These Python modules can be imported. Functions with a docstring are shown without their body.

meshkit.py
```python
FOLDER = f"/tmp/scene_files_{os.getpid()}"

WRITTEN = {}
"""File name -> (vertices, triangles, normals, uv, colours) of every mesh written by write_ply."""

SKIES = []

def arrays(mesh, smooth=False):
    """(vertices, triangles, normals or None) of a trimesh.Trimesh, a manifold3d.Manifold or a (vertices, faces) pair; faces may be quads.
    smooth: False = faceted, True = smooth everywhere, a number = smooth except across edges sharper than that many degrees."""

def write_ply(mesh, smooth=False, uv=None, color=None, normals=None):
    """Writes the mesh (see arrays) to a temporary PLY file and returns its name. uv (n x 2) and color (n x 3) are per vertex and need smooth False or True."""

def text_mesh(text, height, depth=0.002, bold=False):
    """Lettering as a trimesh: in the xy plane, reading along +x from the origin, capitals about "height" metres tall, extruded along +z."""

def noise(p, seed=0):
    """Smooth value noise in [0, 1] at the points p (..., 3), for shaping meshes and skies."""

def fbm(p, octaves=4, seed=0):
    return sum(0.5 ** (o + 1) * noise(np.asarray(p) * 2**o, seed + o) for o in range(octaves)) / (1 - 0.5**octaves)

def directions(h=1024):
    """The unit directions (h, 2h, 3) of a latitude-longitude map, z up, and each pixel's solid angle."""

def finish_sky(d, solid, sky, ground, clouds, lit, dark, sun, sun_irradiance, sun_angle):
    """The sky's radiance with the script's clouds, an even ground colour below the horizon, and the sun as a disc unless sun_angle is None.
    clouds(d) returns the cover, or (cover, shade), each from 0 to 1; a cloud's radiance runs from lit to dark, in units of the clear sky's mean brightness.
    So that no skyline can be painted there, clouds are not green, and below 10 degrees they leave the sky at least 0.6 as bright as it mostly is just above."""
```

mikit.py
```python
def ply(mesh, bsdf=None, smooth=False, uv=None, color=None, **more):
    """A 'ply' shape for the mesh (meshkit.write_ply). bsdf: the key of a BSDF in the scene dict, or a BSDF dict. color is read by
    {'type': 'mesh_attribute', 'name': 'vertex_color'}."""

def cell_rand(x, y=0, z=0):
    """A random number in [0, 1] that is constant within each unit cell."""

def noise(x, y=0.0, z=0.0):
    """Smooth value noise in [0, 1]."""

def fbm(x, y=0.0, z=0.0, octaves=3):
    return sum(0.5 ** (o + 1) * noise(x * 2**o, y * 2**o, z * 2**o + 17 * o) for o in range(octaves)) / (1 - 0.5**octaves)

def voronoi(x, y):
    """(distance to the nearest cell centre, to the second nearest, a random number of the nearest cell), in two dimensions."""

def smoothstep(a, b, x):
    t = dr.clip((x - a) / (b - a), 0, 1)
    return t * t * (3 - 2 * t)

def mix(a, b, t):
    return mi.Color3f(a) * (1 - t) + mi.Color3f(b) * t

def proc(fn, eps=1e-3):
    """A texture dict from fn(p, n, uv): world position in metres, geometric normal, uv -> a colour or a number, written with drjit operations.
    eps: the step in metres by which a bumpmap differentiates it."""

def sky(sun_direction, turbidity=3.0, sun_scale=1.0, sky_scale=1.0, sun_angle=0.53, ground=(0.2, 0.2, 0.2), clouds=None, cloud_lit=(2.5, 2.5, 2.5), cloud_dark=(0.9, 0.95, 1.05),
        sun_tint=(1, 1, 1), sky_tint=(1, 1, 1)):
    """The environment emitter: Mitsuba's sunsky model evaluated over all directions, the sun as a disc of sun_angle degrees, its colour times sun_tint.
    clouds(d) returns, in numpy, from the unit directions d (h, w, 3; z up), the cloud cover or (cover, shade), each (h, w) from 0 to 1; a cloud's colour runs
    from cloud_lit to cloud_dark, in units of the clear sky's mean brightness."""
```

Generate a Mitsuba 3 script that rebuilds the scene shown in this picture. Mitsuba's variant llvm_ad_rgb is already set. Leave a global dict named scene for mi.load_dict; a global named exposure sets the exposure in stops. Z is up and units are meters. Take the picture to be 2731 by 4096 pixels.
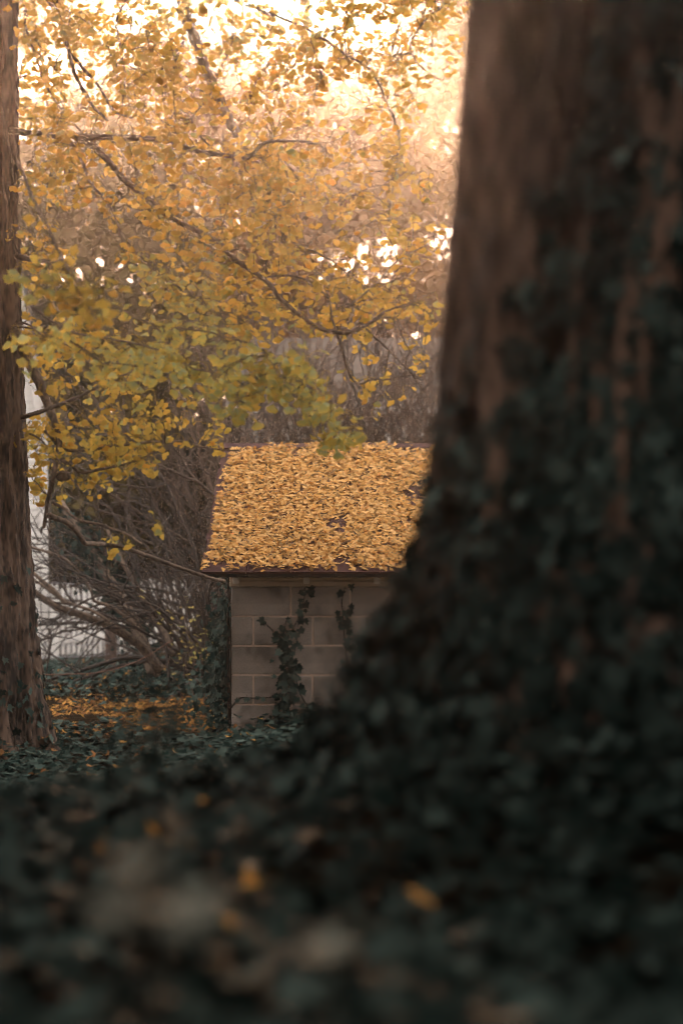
import math, numpy as np, trimesh, mitsuba as mi, drjit as dr, mikit
from scipy.spatial import cKDTree
from meshkit import noise as nz, fbm as nfbm
T = mi.ScalarTransform4f
scene, labels = {}, {}

# ------------------------------------------------------------------ camera, sky, exposure
F, CX, CY, HY = 9671.0, 1365.5, 2048.0, 1670.0          # focal length and horizon in photo pixels
PITCH = math.atan((CY - HY) / F)
FWD = np.array([0, math.cos(PITCH), -math.sin(PITCH)]); UP = np.array([0, math.sin(PITCH), math.cos(PITCH)]); RT = np.array([1.0, 0, 0])
def at(x, y, d):
    """the point at depth d metres that the photo shows at pixel x, y"""
    v = FWD + (x - CX) / F * RT - (y - CY) / F * UP
    return v * (d / v[1])
exposure = 4.75
scene['camera'] = {'type': 'thinlens', 'fov': 2 * math.degrees(math.atan(1365.5 / F)), 'fov_axis': 'x', 'aperture_radius': 0.0165,
                   'focus_distance': 15.6, 'near_clip': 0.05, 'far_clip': 900.0,
                   'to_world': T().look_at(origin=[0, 0, 0], target=FWD.tolist(), up=[0, 0, 1]), 'medium': {'type': 'ref', 'id': 'haze_air'}}
SUN = at(985, -300, 10); SUN = SUN / np.linalg.norm(SUN)
scene['sky'] = mikit.sky(SUN.tolist(), turbidity=3, sun_scale=0.8, sky_scale=1.0, sun_angle=3.6, sun_tint=(1.0, 0.88, 1.25),
                         ground=(0.08, 0.07, 0.06), clouds=lambda d: 1.0, cloud_lit=(1.9, 1.8, 1.72))
scene['haze_air'] = {'type': 'homogeneous', 'albedo': {'type': 'rgb', 'value': [0.96, 0.95, 0.94]}, 'sigma_t': 0.0046,
                     'phase': {'type': 'hg', 'g': 0.983}}

# ------------------------------------------------------------------ helpers
rng = np.random.default_rng(11)
U = rng.uniform
def unit(v):
    v = np.asarray(v, float)
    if v.ndim == 1: return v / (math.sqrt(v @ v) + 1e-12)
    return v / (np.linalg.norm(v, axis=-1, keepdims=True) + 1e-12)
def cross(a, b):
    a, b = np.asarray(a, float), np.asarray(b, float)
    if a.ndim == 1 and b.ndim == 1: return np.array([a[1] * b[2] - a[2] * b[1], a[2] * b[0] - a[0] * b[2], a[0] * b[1] - a[1] * b[0]])
    return np.cross(a, b)
def rgb(*c): return {'type': 'rgb', 'value': list(c)}
PALETTE = {   # the tones that a leaf or twig material runs through along u; v is the tone's strength
    'ginkgo_leaf_skin': [(0.33, 0.36, 0.19), (0.40, 0.36, 0.12), (0.48, 0.37, 0.08), (0.60, 0.37, 0.066), (0.60, 0.31, 0.045)],
    'dry_leaf_skin': [(0.30, 0.14, 0.06), (0.52, 0.24, 0.06), (0.56, 0.29, 0.085), (0.64, 0.375, 0.14), (0.74, 0.46, 0.20)],
    'ivy_leaf_skin': [(0.06, 0.045, 0.03), (0.006, 0.0135, 0.011), (0.05, 0.072, 0.062), (0.07, 0.10, 0.03), (0.34, 0.32, 0.265)],
    'far_leaf_skin': [(0.10, 0.15, 0.05), (0.095, 0.07, 0.024), (0.15, 0.072, 0.033), (0.20, 0.09, 0.03), (0.32, 0.17, 0.037)],
    'needle_skin': [(0.03, 0.024, 0.012), (0.07, 0.052, 0.02), (0.10, 0.066, 0.028)],
    'twig_bark': [(0.04, 0.03, 0.02), (0.105, 0.072, 0.052), (0.15, 0.10, 0.075), (0.22, 0.165, 0.13)]}
def tones(bsdf, col):
    """(u, v) of the palette tone nearest to each colour"""
    P = np.array(PALETTE[bsdf]); n = len(P) - 1; u = np.linspace(0, 1, 81); k = np.minimum((u * n).astype(int), n - 1); t = (u * n - k)[:, None]
    tab = P[k] * (1 - t) + P[k + 1] * t; col, inv = np.unique(np.asarray(col, float).round(4), axis=0, return_inverse=True)
    v = col @ tab.T / (tab**2).sum(1); err = ((col[:, None] - v[..., None] * tab)**2).sum(-1); b = err.argmin(1)
    return np.stack([u[b], v[np.arange(len(col)), b] * 0.5], 1)[inv.ravel()]
def tone_color(name):
    P = PALETTE[name]; n = len(P) - 1
    def fn(p, nn, uv):
        c = mi.Color3f(P[0])
        for k in range(n): c = c + (mi.Color3f(P[k + 1]) - mi.Color3f(P[k])) * dr.clip(uv.x * n - k, 0, 1)
        return c * (uv.y * 2)
    return fn
def put(key, mesh, bsdf, smooth=False, color=None, **more):
    scene[key] = mikit.ply(mesh, bsdf, smooth=smooth, uv=None if color is None else tones(bsdf, color), **more)
    return key
def tag(key, label=None, cat=None, group=None, kind=None):
    d = labels.setdefault(key, {})
    for k, v in (('label', label), ('category', cat), ('group', group), ('kind', kind)):
        if v: d[k] = v
count = {}
def numbered(base):
    n = count.get(base, -1) + 1; count[base] = n
    return base if n == 0 else f'{base}_{n:03d}'
class MB:
    """collects pieces into one mesh"""
    def __init__(s): s.v, s.f, s.c, s.n = [], [], [], 0
    def add(s, v, f, c=None):
        v = np.asarray(v, float); f = np.asarray(f, int)
        if f.shape[1] == 4: f = np.vstack([f[:, [0, 1, 2]], f[:, [0, 2, 3]]])
        s.v.append(v); s.f.append(f + s.n); s.n += len(v)
        if c is not None: s.c.append(np.broadcast_to(np.asarray(c, float), (len(v), 3)))
    def mesh(s): return np.vstack(s.v), np.vstack(s.f)
    def colors(s): return np.vstack(s.c) if s.c else None
    def put(s, key, bsdf, smooth=False): return put(key, s.mesh(), bsdf, smooth, s.colors())
def tube(p, r, sides=6, cap=True):
    p = np.asarray(p, float); r = np.broadcast_to(r, (len(p),))
    t = unit(np.gradient(p, axis=0))
    a = cross(t[0], [0.13, 0.21, 1.0] if abs(t[0][2]) < 0.9 else [1, 0.2, 0]); a = unit(a)
    A = []
    for k in range(len(p)):
        a = unit(a - t[k] * (a @ t[k])); A.append(a)
    A = np.array(A); B = cross(t, A)
    g = np.arange(sides) * 2 * np.pi / sides
    v = p[:, None] + r[:, None, None] * (np.cos(g)[None, :, None] * A[:, None] + np.sin(g)[None, :, None] * B[:, None])
    n = len(p); i, j = np.meshgrid(np.arange(n - 1), np.arange(sides), indexing='ij')
    q = np.stack([i * sides + j, i * sides + (j + 1) % sides, (i + 1) * sides + (j + 1) % sides, (i + 1) * sides + j], -1).reshape(-1, 4)
    f = np.vstack([q[:, [0, 1, 2]], q[:, [0, 2, 3]]]); v = v.reshape(-1, 3)
    if cap:
        v = np.vstack([v, p[:1], p[-1:]]); m = n * sides; js = np.arange(sides)
        f = np.vstack([f, np.stack([np.full(sides, m), (js + 1) % sides, js], 1), np.stack([np.full(sides, m + 1), (n - 1) * sides + js, (n - 1) * sides + (js + 1) % sides], 1)])
    return v, f
def spline(pts, step):
    """a smooth curve through the points (x, y, z or more columns), about step apart"""
    P = np.asarray(pts, float)
    if len(P) == 2: P = np.vstack([P[0], P.mean(0), P[1]])
    Q = np.vstack([2 * P[0] - P[1], P, 2 * P[-1] - P[-2]]); out = []
    for k in range(1, len(Q) - 2):
        n = max(2, int(np.linalg.norm(Q[k + 1, :3] - Q[k, :3]) / step))
        t = np.arange(n)[:, None] / n
        a, b, c, d = Q[k - 1], Q[k], Q[k + 1], Q[k + 2]
        out.append(0.5 * (2 * b + (c - a) * t + (2 * a - 5 * b + 4 * c - d) * t**2 + (3 * b - a - 3 * c + d) * t**3))
    return np.vstack(out + [P[-1:]])
def box(x0, x1, y0, y1, z0, z1, ch=0.0):
    """a box, its edges chamfered by ch"""
    if ch <= 0:
        m = trimesh.creation.box([x1 - x0, y1 - y0, z1 - z0]); v = m.vertices + [(x0 + x1) / 2, (y0 + y1) / 2, (z0 + z1) / 2]
        return np.array(v), np.array(m.faces)
    P = []
    for sx in (0, 1):
        for sy in (0, 1):
            for sz in (0, 1):
                X, Y, Z = (x0, x1)[sx], (y0, y1)[sy], (z0, z1)[sz]
                cx, cy, cz = (ch, -ch)[sx], (ch, -ch)[sy], (ch, -ch)[sz]
                P += [[X, Y + cy, Z + cz], [X + cx, Y, Z + cz], [X + cx, Y + cy, Z]]
    h = trimesh.convex.convex_hull(np.array(P))
    return np.array(h.vertices), np.array(h.faces)
def frame(y, z):
    """rotation whose columns are x, y, z with y kept and z made square to it"""
    y = unit(y); z = unit(z - y * (z @ y)); return np.stack([cross(y, z), y, z], 1)
def rot(ax, ang):
    ax = unit(ax); c, s = math.cos(ang), math.sin(ang); x, y, z = ax
    return np.array([[c + x*x*(1-c), x*y*(1-c) - z*s, x*z*(1-c) + y*s], [y*x*(1-c) + z*s, c + y*y*(1-c), y*z*(1-c) - x*s], [z*x*(1-c) - y*s, z*y*(1-c) + x*s, c + z*z*(1-c)]])
def m4(R, p, s=1.0):
    M = np.eye(4); M[:3, :3] = R * s; M[:3, 3] = p; return M

# ------------------------------------------------------------------ materials
IVY_TONE = tone_color('ivy_leaf_skin')
scene['ginkgo_leaf_skin'] = {'type': 'principledthin', 'base_color': mikit.proc(tone_color('ginkgo_leaf_skin')), 'roughness': 0.55, 'diff_trans': 0.9, 'eta': 1.35}
scene['dry_leaf_skin'] = {'type': 'principledthin', 'base_color': mikit.proc(tone_color('dry_leaf_skin')), 'roughness': 0.6, 'diff_trans': 0.35, 'eta': 1.3}
scene['ivy_leaf_skin'] = {'type': 'twosided', 'b': {'type': 'blendbsdf', 'weight': 0.06, 'a': {'type': 'diffuse', 'reflectance': mikit.proc(IVY_TONE)},
                          'b': {'type': 'principled', 'base_color': mikit.proc(IVY_TONE), 'roughness': 0.45, 'specular': 0.4}}}
scene['far_leaf_skin'] = {'type': 'principledthin', 'base_color': mikit.proc(tone_color('far_leaf_skin')), 'roughness': 0.7, 'diff_trans': 0.7, 'eta': 1.3}
scene['needle_skin'] = {'type': 'twosided', 'b': {'type': 'diffuse', 'reflectance': mikit.proc(tone_color('needle_skin'))}}
def bark_fn(light, dark, sx, sz):
    def fn(p, n, uv):
        a = mikit.fbm(p.x * sx, p.y * sx, p.z * sz, 4)
        b = mikit.noise(p.x * sx * 5, p.y * sx * 5, p.z * sz * 8)
        c = mikit.noise(p.x * 2.1, p.y * 2.1, p.z * 1.3)
        return mikit.mix(dark, light, mikit.smoothstep(0.3, 0.72, a * 0.7 + b * 0.3)) * (0.75 + 0.5 * c)
    return fn
def principled(fn, rough=0.85, spec=0.3, bump=None, scale=0.0, eps=1e-3):
    b = {'type': 'principled', 'base_color': mikit.proc(fn) if callable(fn) else fn, 'roughness': rough, 'specular': spec}
    if bump is not None: b = {'type': 'bumpmap', 'tex': mikit.proc(bump, eps=eps), 'scale': scale, 'b': b}
    return {'type': 'twosided', 'b': b}
scene['ginkgo_bark'] = principled(bark_fn((0.135, 0.085, 0.06), (0.018, 0.012, 0.009), 17, 2.6))
scene['big_bark'] = principled(bark_fn((0.18, 0.104, 0.073), (0.024, 0.015, 0.011), 11, 1.6))
scene['branch_bark'] = principled(bark_fn((0.20, 0.14, 0.10), (0.06, 0.042, 0.032), 60, 20))
scene['twig_bark'] = principled(tone_color('twig_bark'), 0.8)
def soil_fn(p, n, uv):
    a = mikit.fbm(p.x * 9, p.y * 9, p.z * 9, 3); v = mikit.voronoi(p.x * 16, p.y * 16)
    return mikit.mix((0.010, 0.008, 0.006), (0.038, 0.025, 0.015), a) * (0.6 + 0.8 * v[2])
scene['soil'] = {'type': 'twosided', 'b': {'type': 'diffuse', 'reflectance': mikit.proc(soil_fn)}}
def block_fn(p, n, uv):
    g = mikit.noise(p.x * 330, p.y * 330, p.z * 330); h = mikit.noise(p.x * 170 + 9, p.y * 170, p.z * 170)
    s = mikit.fbm(p.x * 4.2, p.y * 4.2, p.z * 3.0 + 3, 4); w = mikit.fbm(p.x * 1.3 + 7, p.y, p.z * 1.9, 3)
    cell = mikit.cell_rand(dr.floor((p.x + 20.0) * 2.46), 0, dr.floor((p.z + 9.0) * 4.92))
    base = mikit.mix((0.27, 0.225, 0.197), (0.47, 0.395, 0.345), mikit.smoothstep(0.3, 0.68, s * 0.65 + w * 0.35)) * (0.88 + 0.24 * cell)
    grime = mikit.smoothstep(0.52, 0.70, mikit.fbm(p.x * 6.3 + 31, p.y, p.z * 4.4, 3))
    return base * (0.72 + 0.40 * g + 0.16 * h) * (1 - 0.42 * grime)
def block_bump(p, n, uv): return mikit.noise(p.x * 260, p.y * 260, p.z * 260) + 0.6 * mikit.noise(p.x * 120, p.y * 120, p.z * 120)
scene['concrete_block'] = principled(block_fn, 0.95, 0.15, block_bump, 0.0012)
def mortar_fn(p, n, uv):
    a = mikit.fbm(p.x * 40, p.y * 40, p.z * 40, 3)
    return mikit.mix((0.50, 0.375, 0.30), (0.74, 0.58, 0.47), a)
scene['mortar'] = principled(mortar_fn, 0.95, 0.1)
def trim_fn(p, n, uv):
    a = mikit.fbm(p.x * 5, p.y * 5, p.z * 26, 3); s = mikit.noise(p.x * 160, p.y * 160, p.z * 160)
    return mikit.mix((0.52, 0.39, 0.28), (0.66, 0.51, 0.375), a) * (1 - 0.5 * mikit.smoothstep(0.80, 0.92, s))
scene['cream_trim'] = principled(trim_fn, 0.7, 0.3)
scene['pale_trim'] = principled(lambda p, n, uv: mikit.mix((0.74, 0.66, 0.58), (0.84, 0.77, 0.70), mikit.fbm(p.x * 60, p.y * 60, p.z * 60, 2)), 0.7, 0.3)
def shingle_fn(p, n, uv):
    g = mikit.noise(p.x * 420, p.y * 420, p.z * 420); t = mikit.cell_rand(dr.floor(p.x * 6.7), dr.floor(p.y * 8.1), 1)
    return mikit.mix((0.026, 0.012, 0.012), (0.075, 0.031, 0.029), g * 0.6 + t * 0.4)
scene['red_shingle'] = principled(shingle_fn, 0.95, 0.2)
def white_fn(p, n, uv):
    a = mikit.fbm(p.x * 2.2, p.y * 2.2, p.z * 4, 4); b = mikit.fbm(p.x * 14, p.y * 14, p.z * 3, 3)
    return mikit.mix((0.34, 0.315, 0.29), (0.60, 0.57, 0.54), mikit.smoothstep(0.2, 0.6, a * 0.6 + b * 0.4))
scene['white_paint'] = principled(white_fn, 0.6, 0.35)
def groof_fn(p, n, uv):
    t = mikit.cell_rand(dr.floor(p.x * 4), 0, dr.floor(p.z * 9)); a = mikit.fbm(p.x * 3, p.y * 3, p.z * 3, 3)
    return mikit.mix((0.060, 0.047, 0.040), (0.115, 0.092, 0.078), t * 0.5 + a * 0.5)
scene['grey_shingle'] = principled(groof_fn, 0.95, 0.2)
scene['dark_glass'] = principled(rgb(0.02, 0.022, 0.025), 0.1, 0.6)
scene['wood_post'] = principled(bark_fn((0.16, 0.10, 0.075), (0.05, 0.032, 0.026), 40, 4))
scene['wire_metal'] = {'type': 'roughconductor', 'material': 'Cr', 'alpha': 0.35}
scene['rusty_wire'] = principled(rgb(0.16, 0.075, 0.05), 0.7)

# ------------------------------------------------------------------ leaf shapes
def ginkgo_leaf(k):
    """blade and curved stalk; origin at the foot of the stalk, y outwards, z up; the blade's width is about 1.7"""
    g = np.random.default_rng(100 + k)
    L = g.uniform(1.0, 1.8); hang = g.uniform(1.0, 2.2)                 # stalk length, bend downwards (radians)
    n = 4; a = np.linspace(0, hang, n); st = np.zeros((n, 3))
    rise = g.uniform(-0.2, 0.6)
    for i in range(1, n): st[i] = st[i - 1] + L / (n - 1) * np.array([0, math.cos(rise - a[i]), math.sin(rise - a[i])])
    v1, f1 = tube(st, np.linspace(0.030, 0.022, n), 3, False)
    th = rise - hang; y = np.array([0, math.cos(th), math.sin(th)]); R = frame(y, np.array([0, -math.sin(th), math.cos(th)])) @ rot([0, 1, 0], g.uniform(-0.9, 0.9))
    half = g.uniform(0.85, 1.12); m = 8; an = np.linspace(-half, half, m + 1)
    r = 1 + 0.05 * g.standard_normal(m + 1); r[0] *= 0.86; r[-1] *= 0.86; r[m // 2] *= g.uniform(0.72, 0.97)
    cup, wave = g.uniform(-0.35, 0.35), g.uniform(0.02, 0.09)
    P = np.stack([r * np.sin(an), r * np.cos(an), cup * np.sin(an)**2 + wave * np.sin(an * 5 + g.uniform(0, 6)) - 0.12 * r], 1)
    M = P * 0.55; M[:, 2] = P[:, 2] * 0.3 + 0.02
    b = np.vstack([[[0, 0, 0]], M, P])
    f = [[0, i + 2, i + 1] for i in range(m)] + [[1 + i, 2 + i, m + 3 + i] for i in range(m)] + [[1 + i, m + 3 + i, m + 2 + i] for i in range(m)]
    return np.vstack([v1, b @ R.T + st[-1]]), np.vstack([f1, np.array(f) + len(v1)]), np.r_[np.zeros(len(v1)), 1, np.ones(m + 1), np.full(m + 1, 2.0)]
GL = [ginkgo_leaf(k) for k in range(10)]
def flat_leaf(k):
    """a fallen ginkgo leaf lying about flat"""
    g = np.random.default_rng(300 + k); half = g.uniform(0.7, 1.1); m = 6; an = np.linspace(-half, half, m + 1)
    r = 1 + 0.06 * g.standard_normal(m + 1); r[m // 2] *= g.uniform(0.75, 1.0)
    fold, curl = g.uniform(-0.25, 0.55), g.uniform(-0.15, 0.4)
    P = np.stack([r * np.sin(an), r * np.cos(an), fold * np.abs(np.sin(an)) + curl * 0.5 * r**2 * np.cos(an)], 1)
    M = P * 0.55; M[:, 2] *= 0.5
    b = np.vstack([[[0, 0, 0]], M, P]); b[:, 1] -= 0.5
    f = [[0, i + 2, i + 1] for i in range(m)] + [[1 + i, 2 + i, m + 3 + i] for i in range(m)] + [[1 + i, m + 3 + i, m + 2 + i] for i in range(m)]
    s = np.array([[0, -0.5, 0], [g.uniform(-.2, .2), -0.9, 0.08], [g.uniform(-.4, .4), -1.35, g.uniform(0.0, 0.25)]])
    v1, f1 = tube(s, 0.02, 3, False)
    return np.vstack([v1, b]), np.vstack([f1, np.array(f) + len(v1)]), np.r_[np.zeros(len(v1)), 1, np.ones(m + 1), np.full(m + 1, 2.0)]
FL = [flat_leaf(k) for k in range(10)]
FL_BARE = [(v[12:] if False else v, f[(f >= 9).all(1)], x) for v, f, x in FL]
def ivy_leaf(k):
    """five-lobed leaf; origin at its stalk end, y to the tip, z up"""
    g = np.random.default_rng(500 + k)
    h = np.array([[0.0, 0.06], [0.26, -0.10], [0.50, 0.06], [0.36, 0.26], [0.55, 0.52], [0.22, 0.60], [0.0, 1.0]]) * g.uniform(0.9, 1.1, (7, 1))
    h[0, 0] = h[-1, 0] = 0
    o = np.vstack([h, h[1:-1][::-1] * [-1, 1]]); o[7:] *= g.uniform(0.9, 1.1, (5, 1))
    fold, droop = g.uniform(0.0, 0.35), g.uniform(-0.1, 0.3)
    P = np.c_[o, fold * np.abs(o[:, 0]) - droop * o[:, 1]**2 + g.uniform(-.03, .03, len(o))]
    v = np.vstack([[[0, 0.34, -droop * 0.1]], P]); n = len(o)
    f = [[0, 1 + i, 1 + (i + 1) % n] for i in range(n)]
    s, sf = tube([[0, 0.06, 0], [0, -0.3, -0.05], [0, -0.6, -0.25]], 0.022, 3, False)
    return np.vstack([v, s]), np.vstack([f, sf + len(v)]), np.r_[2, np.full(n, 1.0), np.zeros(len(s))]
IL = [ivy_leaf(k) for k in range(8)]
def plain(leaf, drop_stalk=True):
    v, f, x = leaf; n = 13 if drop_stalk else len(v); f = f[(f < n).all(1)]; return v[:n], f, x[:n]
IL_MASS = [plain(k) for k in IL]
def far_ivy(k):
    v = IL[k][0]; o = v[[0, 1, 3, 5, 7, 9, 11]]; n = 6; return o, np.array([[0, 1 + i, 1 + (i + 1) % n] for i in range(n)]), np.r_[2, np.ones(6)]
IL_FAR = [far_ivy(k) for k in range(8)]
def leaf_color(kind, g):
    """(blade centre, blade edge, stalk) colours of one leaf"""
    v = g.uniform(0.78, 1.18)
    if kind == 'yellow':
        h = g.uniform(0, 1); e = np.array([0.60, 0.36, 0.06]) * (1 - h) + np.array([0.54, 0.39, 0.08]) * h; c = e * [0.97, 1.0, 0.9]
    elif kind == 'amber': e = np.array([0.60, 0.31, 0.045]); c = e
    elif kind == 'green':
        h = g.uniform(0, 1)**0.7; c = np.array([0.42, 0.33, 0.055]) * (1 - h) + np.array([0.33, 0.36, 0.19]) * h; e = c * 0.35 + np.array([0.68, 0.42, 0.09]) * 0.65; v *= 1.02
    elif kind == 'dry':
        h = g.uniform(0, 1); e = np.array([0.74, 0.46, 0.20]) * (1 - h) + np.array([0.56, 0.285, 0.085]) * h; c = e * 0.93
        if g.uniform() < 0.10: e = e * g.uniform(.25, .6); c = e
    elif kind == 'litter':
        h = g.uniform(0, 1)**0.8; e = np.array([0.60, 0.31, 0.095]) * (1 - h) + np.array([0.13, 0.06, 0.032]) * h; c = e
    else:   # ivy
        if kind == 'ivy_lit': v *= 1.45  # same ivy with brighter light painted into its colour
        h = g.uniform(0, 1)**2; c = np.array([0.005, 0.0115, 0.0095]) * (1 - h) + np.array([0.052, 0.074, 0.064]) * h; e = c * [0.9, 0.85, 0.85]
        if g.uniform() < 0.0: c = np.array([0.07, 0.10, 0.03]); e = c
        return c * v, e * v, np.array([0.06, 0.045, 0.03])
    return c * v, e * v, np.array([0.45, 0.30, 0.06]) * v
def paint(idx, cols):
    c, e, s = cols
    return np.where((idx == 2)[:, None], e, np.where((idx == 1)[:, None], c, s))
VAR = {}
def leaf_variants(shapes, kind, bsdf, n=3):
    """shared ply dicts of coloured leaves that single leaf entries reuse"""
    k = (id(shapes), kind)
    if k not in VAR:
        g = np.random.default_rng(900 + len(VAR)); VAR[k] = []
        for s in shapes:
            for _ in range(n): VAR[k].append(mikit.ply((s[0], s[1]), bsdf, smooth=True, uv=tones(bsdf, paint(s[2], leaf_color(kind, g)))))
    return VAR[k]
def scatter(holder, shapes, kinds, mats, bsdf, singles, key='leaf', mass='leaf_mass', order=None, low=None):
    """leaves under the 4x4 matrices mats: the first `singles` of the order as parts of their own, the rest as one part"""
    g = np.random.default_rng(len(mats) + 5)
    idx = np.arange(len(mats)) if order is None else np.asarray(order)
    for i in idx[:singles]:
        vs = leaf_variants(shapes, kinds[i], bsdf)
        scene[numbered(f'{holder}__{key}')] = {**vs[g.integers(len(vs))], 'to_world': T(mats[i])}
    if len(idx) > singles:
        m = MB(); low = low or (IL_MASS if shapes is IL else shapes)
        for i in idx[singles:]:
            v, f, x = low[g.integers(len(low))]
            m.add(v @ mats[i][:3, :3].T + mats[i][:3, 3], f, paint(x, leaf_color(kinds[i], g)))
        m.put(f'{holder}__{mass}', bsdf, True)
        tag(f'{holder}__{mass}', kind='stuff')

# ------------------------------------------------------------------ ground
DK = np.array([-60, -6, 0, 1.5, 3, 4, 5, 7, 11, 14, 16.5, 20, 30, 38, 60, 120, 900.0])
ZK = np.array([-0.8, -0.62, -0.60, -0.67, -0.78, -0.87, -0.99, -1.33, -1.87, -2.06, -2.19, -2.42, -3.25, -3.90, -5.0, -6.0, -6.5])
def ground(x, d):
    x, d = np.asarray(x, float), np.asarray(d, float)
    z = np.interp(d, DK, ZK) + 0.30 * np.exp(-((x - 0.75)**2 + (d - 4.6)**2) / 0.85)
    p = np.stack([x * 0.9, d * 0.9, np.zeros_like(x)], -1)
    return z + (nfbm(p, 3, 3) - 0.5) * 0.14 * np.clip(d / 6, 0.4, 1.5)
xs = np.r_[-300, -120, np.linspace(-40, -8, 20), np.linspace(-7.6, 7.6, 110), np.linspace(8, 40, 20), 120, 300]
ds = np.r_[-120, -60, np.linspace(-20, 0, 12), np.linspace(0.15, 20, 150), np.linspace(20.5, 60, 60), 80, 120, 240, 500]
gx, gd = np.meshgrid(xs, ds); gz = ground(gx, gd); nx = len(xs)
i, j = np.meshgrid(np.arange(len(ds) - 1), np.arange(nx - 1), indexing='ij')
q = np.stack([i * nx + j, i * nx + j + 1, (i + 1) * nx + j + 1, (i + 1) * nx + j], -1).reshape(-1, 4)
put('ground', (np.stack([gx, gd, gz], -1).reshape(-1, 3), q), 'soil', True); tag('ground', 'dark soil sloping down from the mound to the shed and the far fence', kind='structure')

# ------------------------------------------------------------------ block shed with the leaf-covered roof
WX0, WX1, WY, WTOP = at(925, 2348, 16.5)[0], at(925, 2348, 16.5)[0] + 7 * 0.4064, 16.5, at(925, 2348, 16.5)[2]
S = 'block_shed'
tag(S, 'low shed of grey brown concrete blocks with a red shingle roof under yellow leaves', 'shed')
EAVE_D, RIDGE_D = 16.2, 19.3
EZ, RZ = at(1200, 2291, EAVE_D)[2], at(1200, 1783, RIDGE_D)[2]
BACK = 2 * RIDGE_D - WY
mw = MB()
mw.add(*box(WX0 + 0.004, WX1 - 0.004, WY + 0.004, WY + 0.15, WTOP - 1.6, WTOP - 0.002))
mw.put(f'{S}__wall__mortar', 'mortar')
side = MB()
side.add(*box(WX0 + 0.003, WX0 + 0.15, WY + 0.154, BACK, WTOP - 2.0, WTOP))
side.add(*box(WX1 - 0.15, WX1 - 0.003, WY + 0.154, BACK, WTOP - 2.0, WTOP))
side.add(*box(WX0 + 0.154, WX1 - 0.154, BACK - 0.15, BACK, WTOP - 2.0, WTOP))
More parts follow.
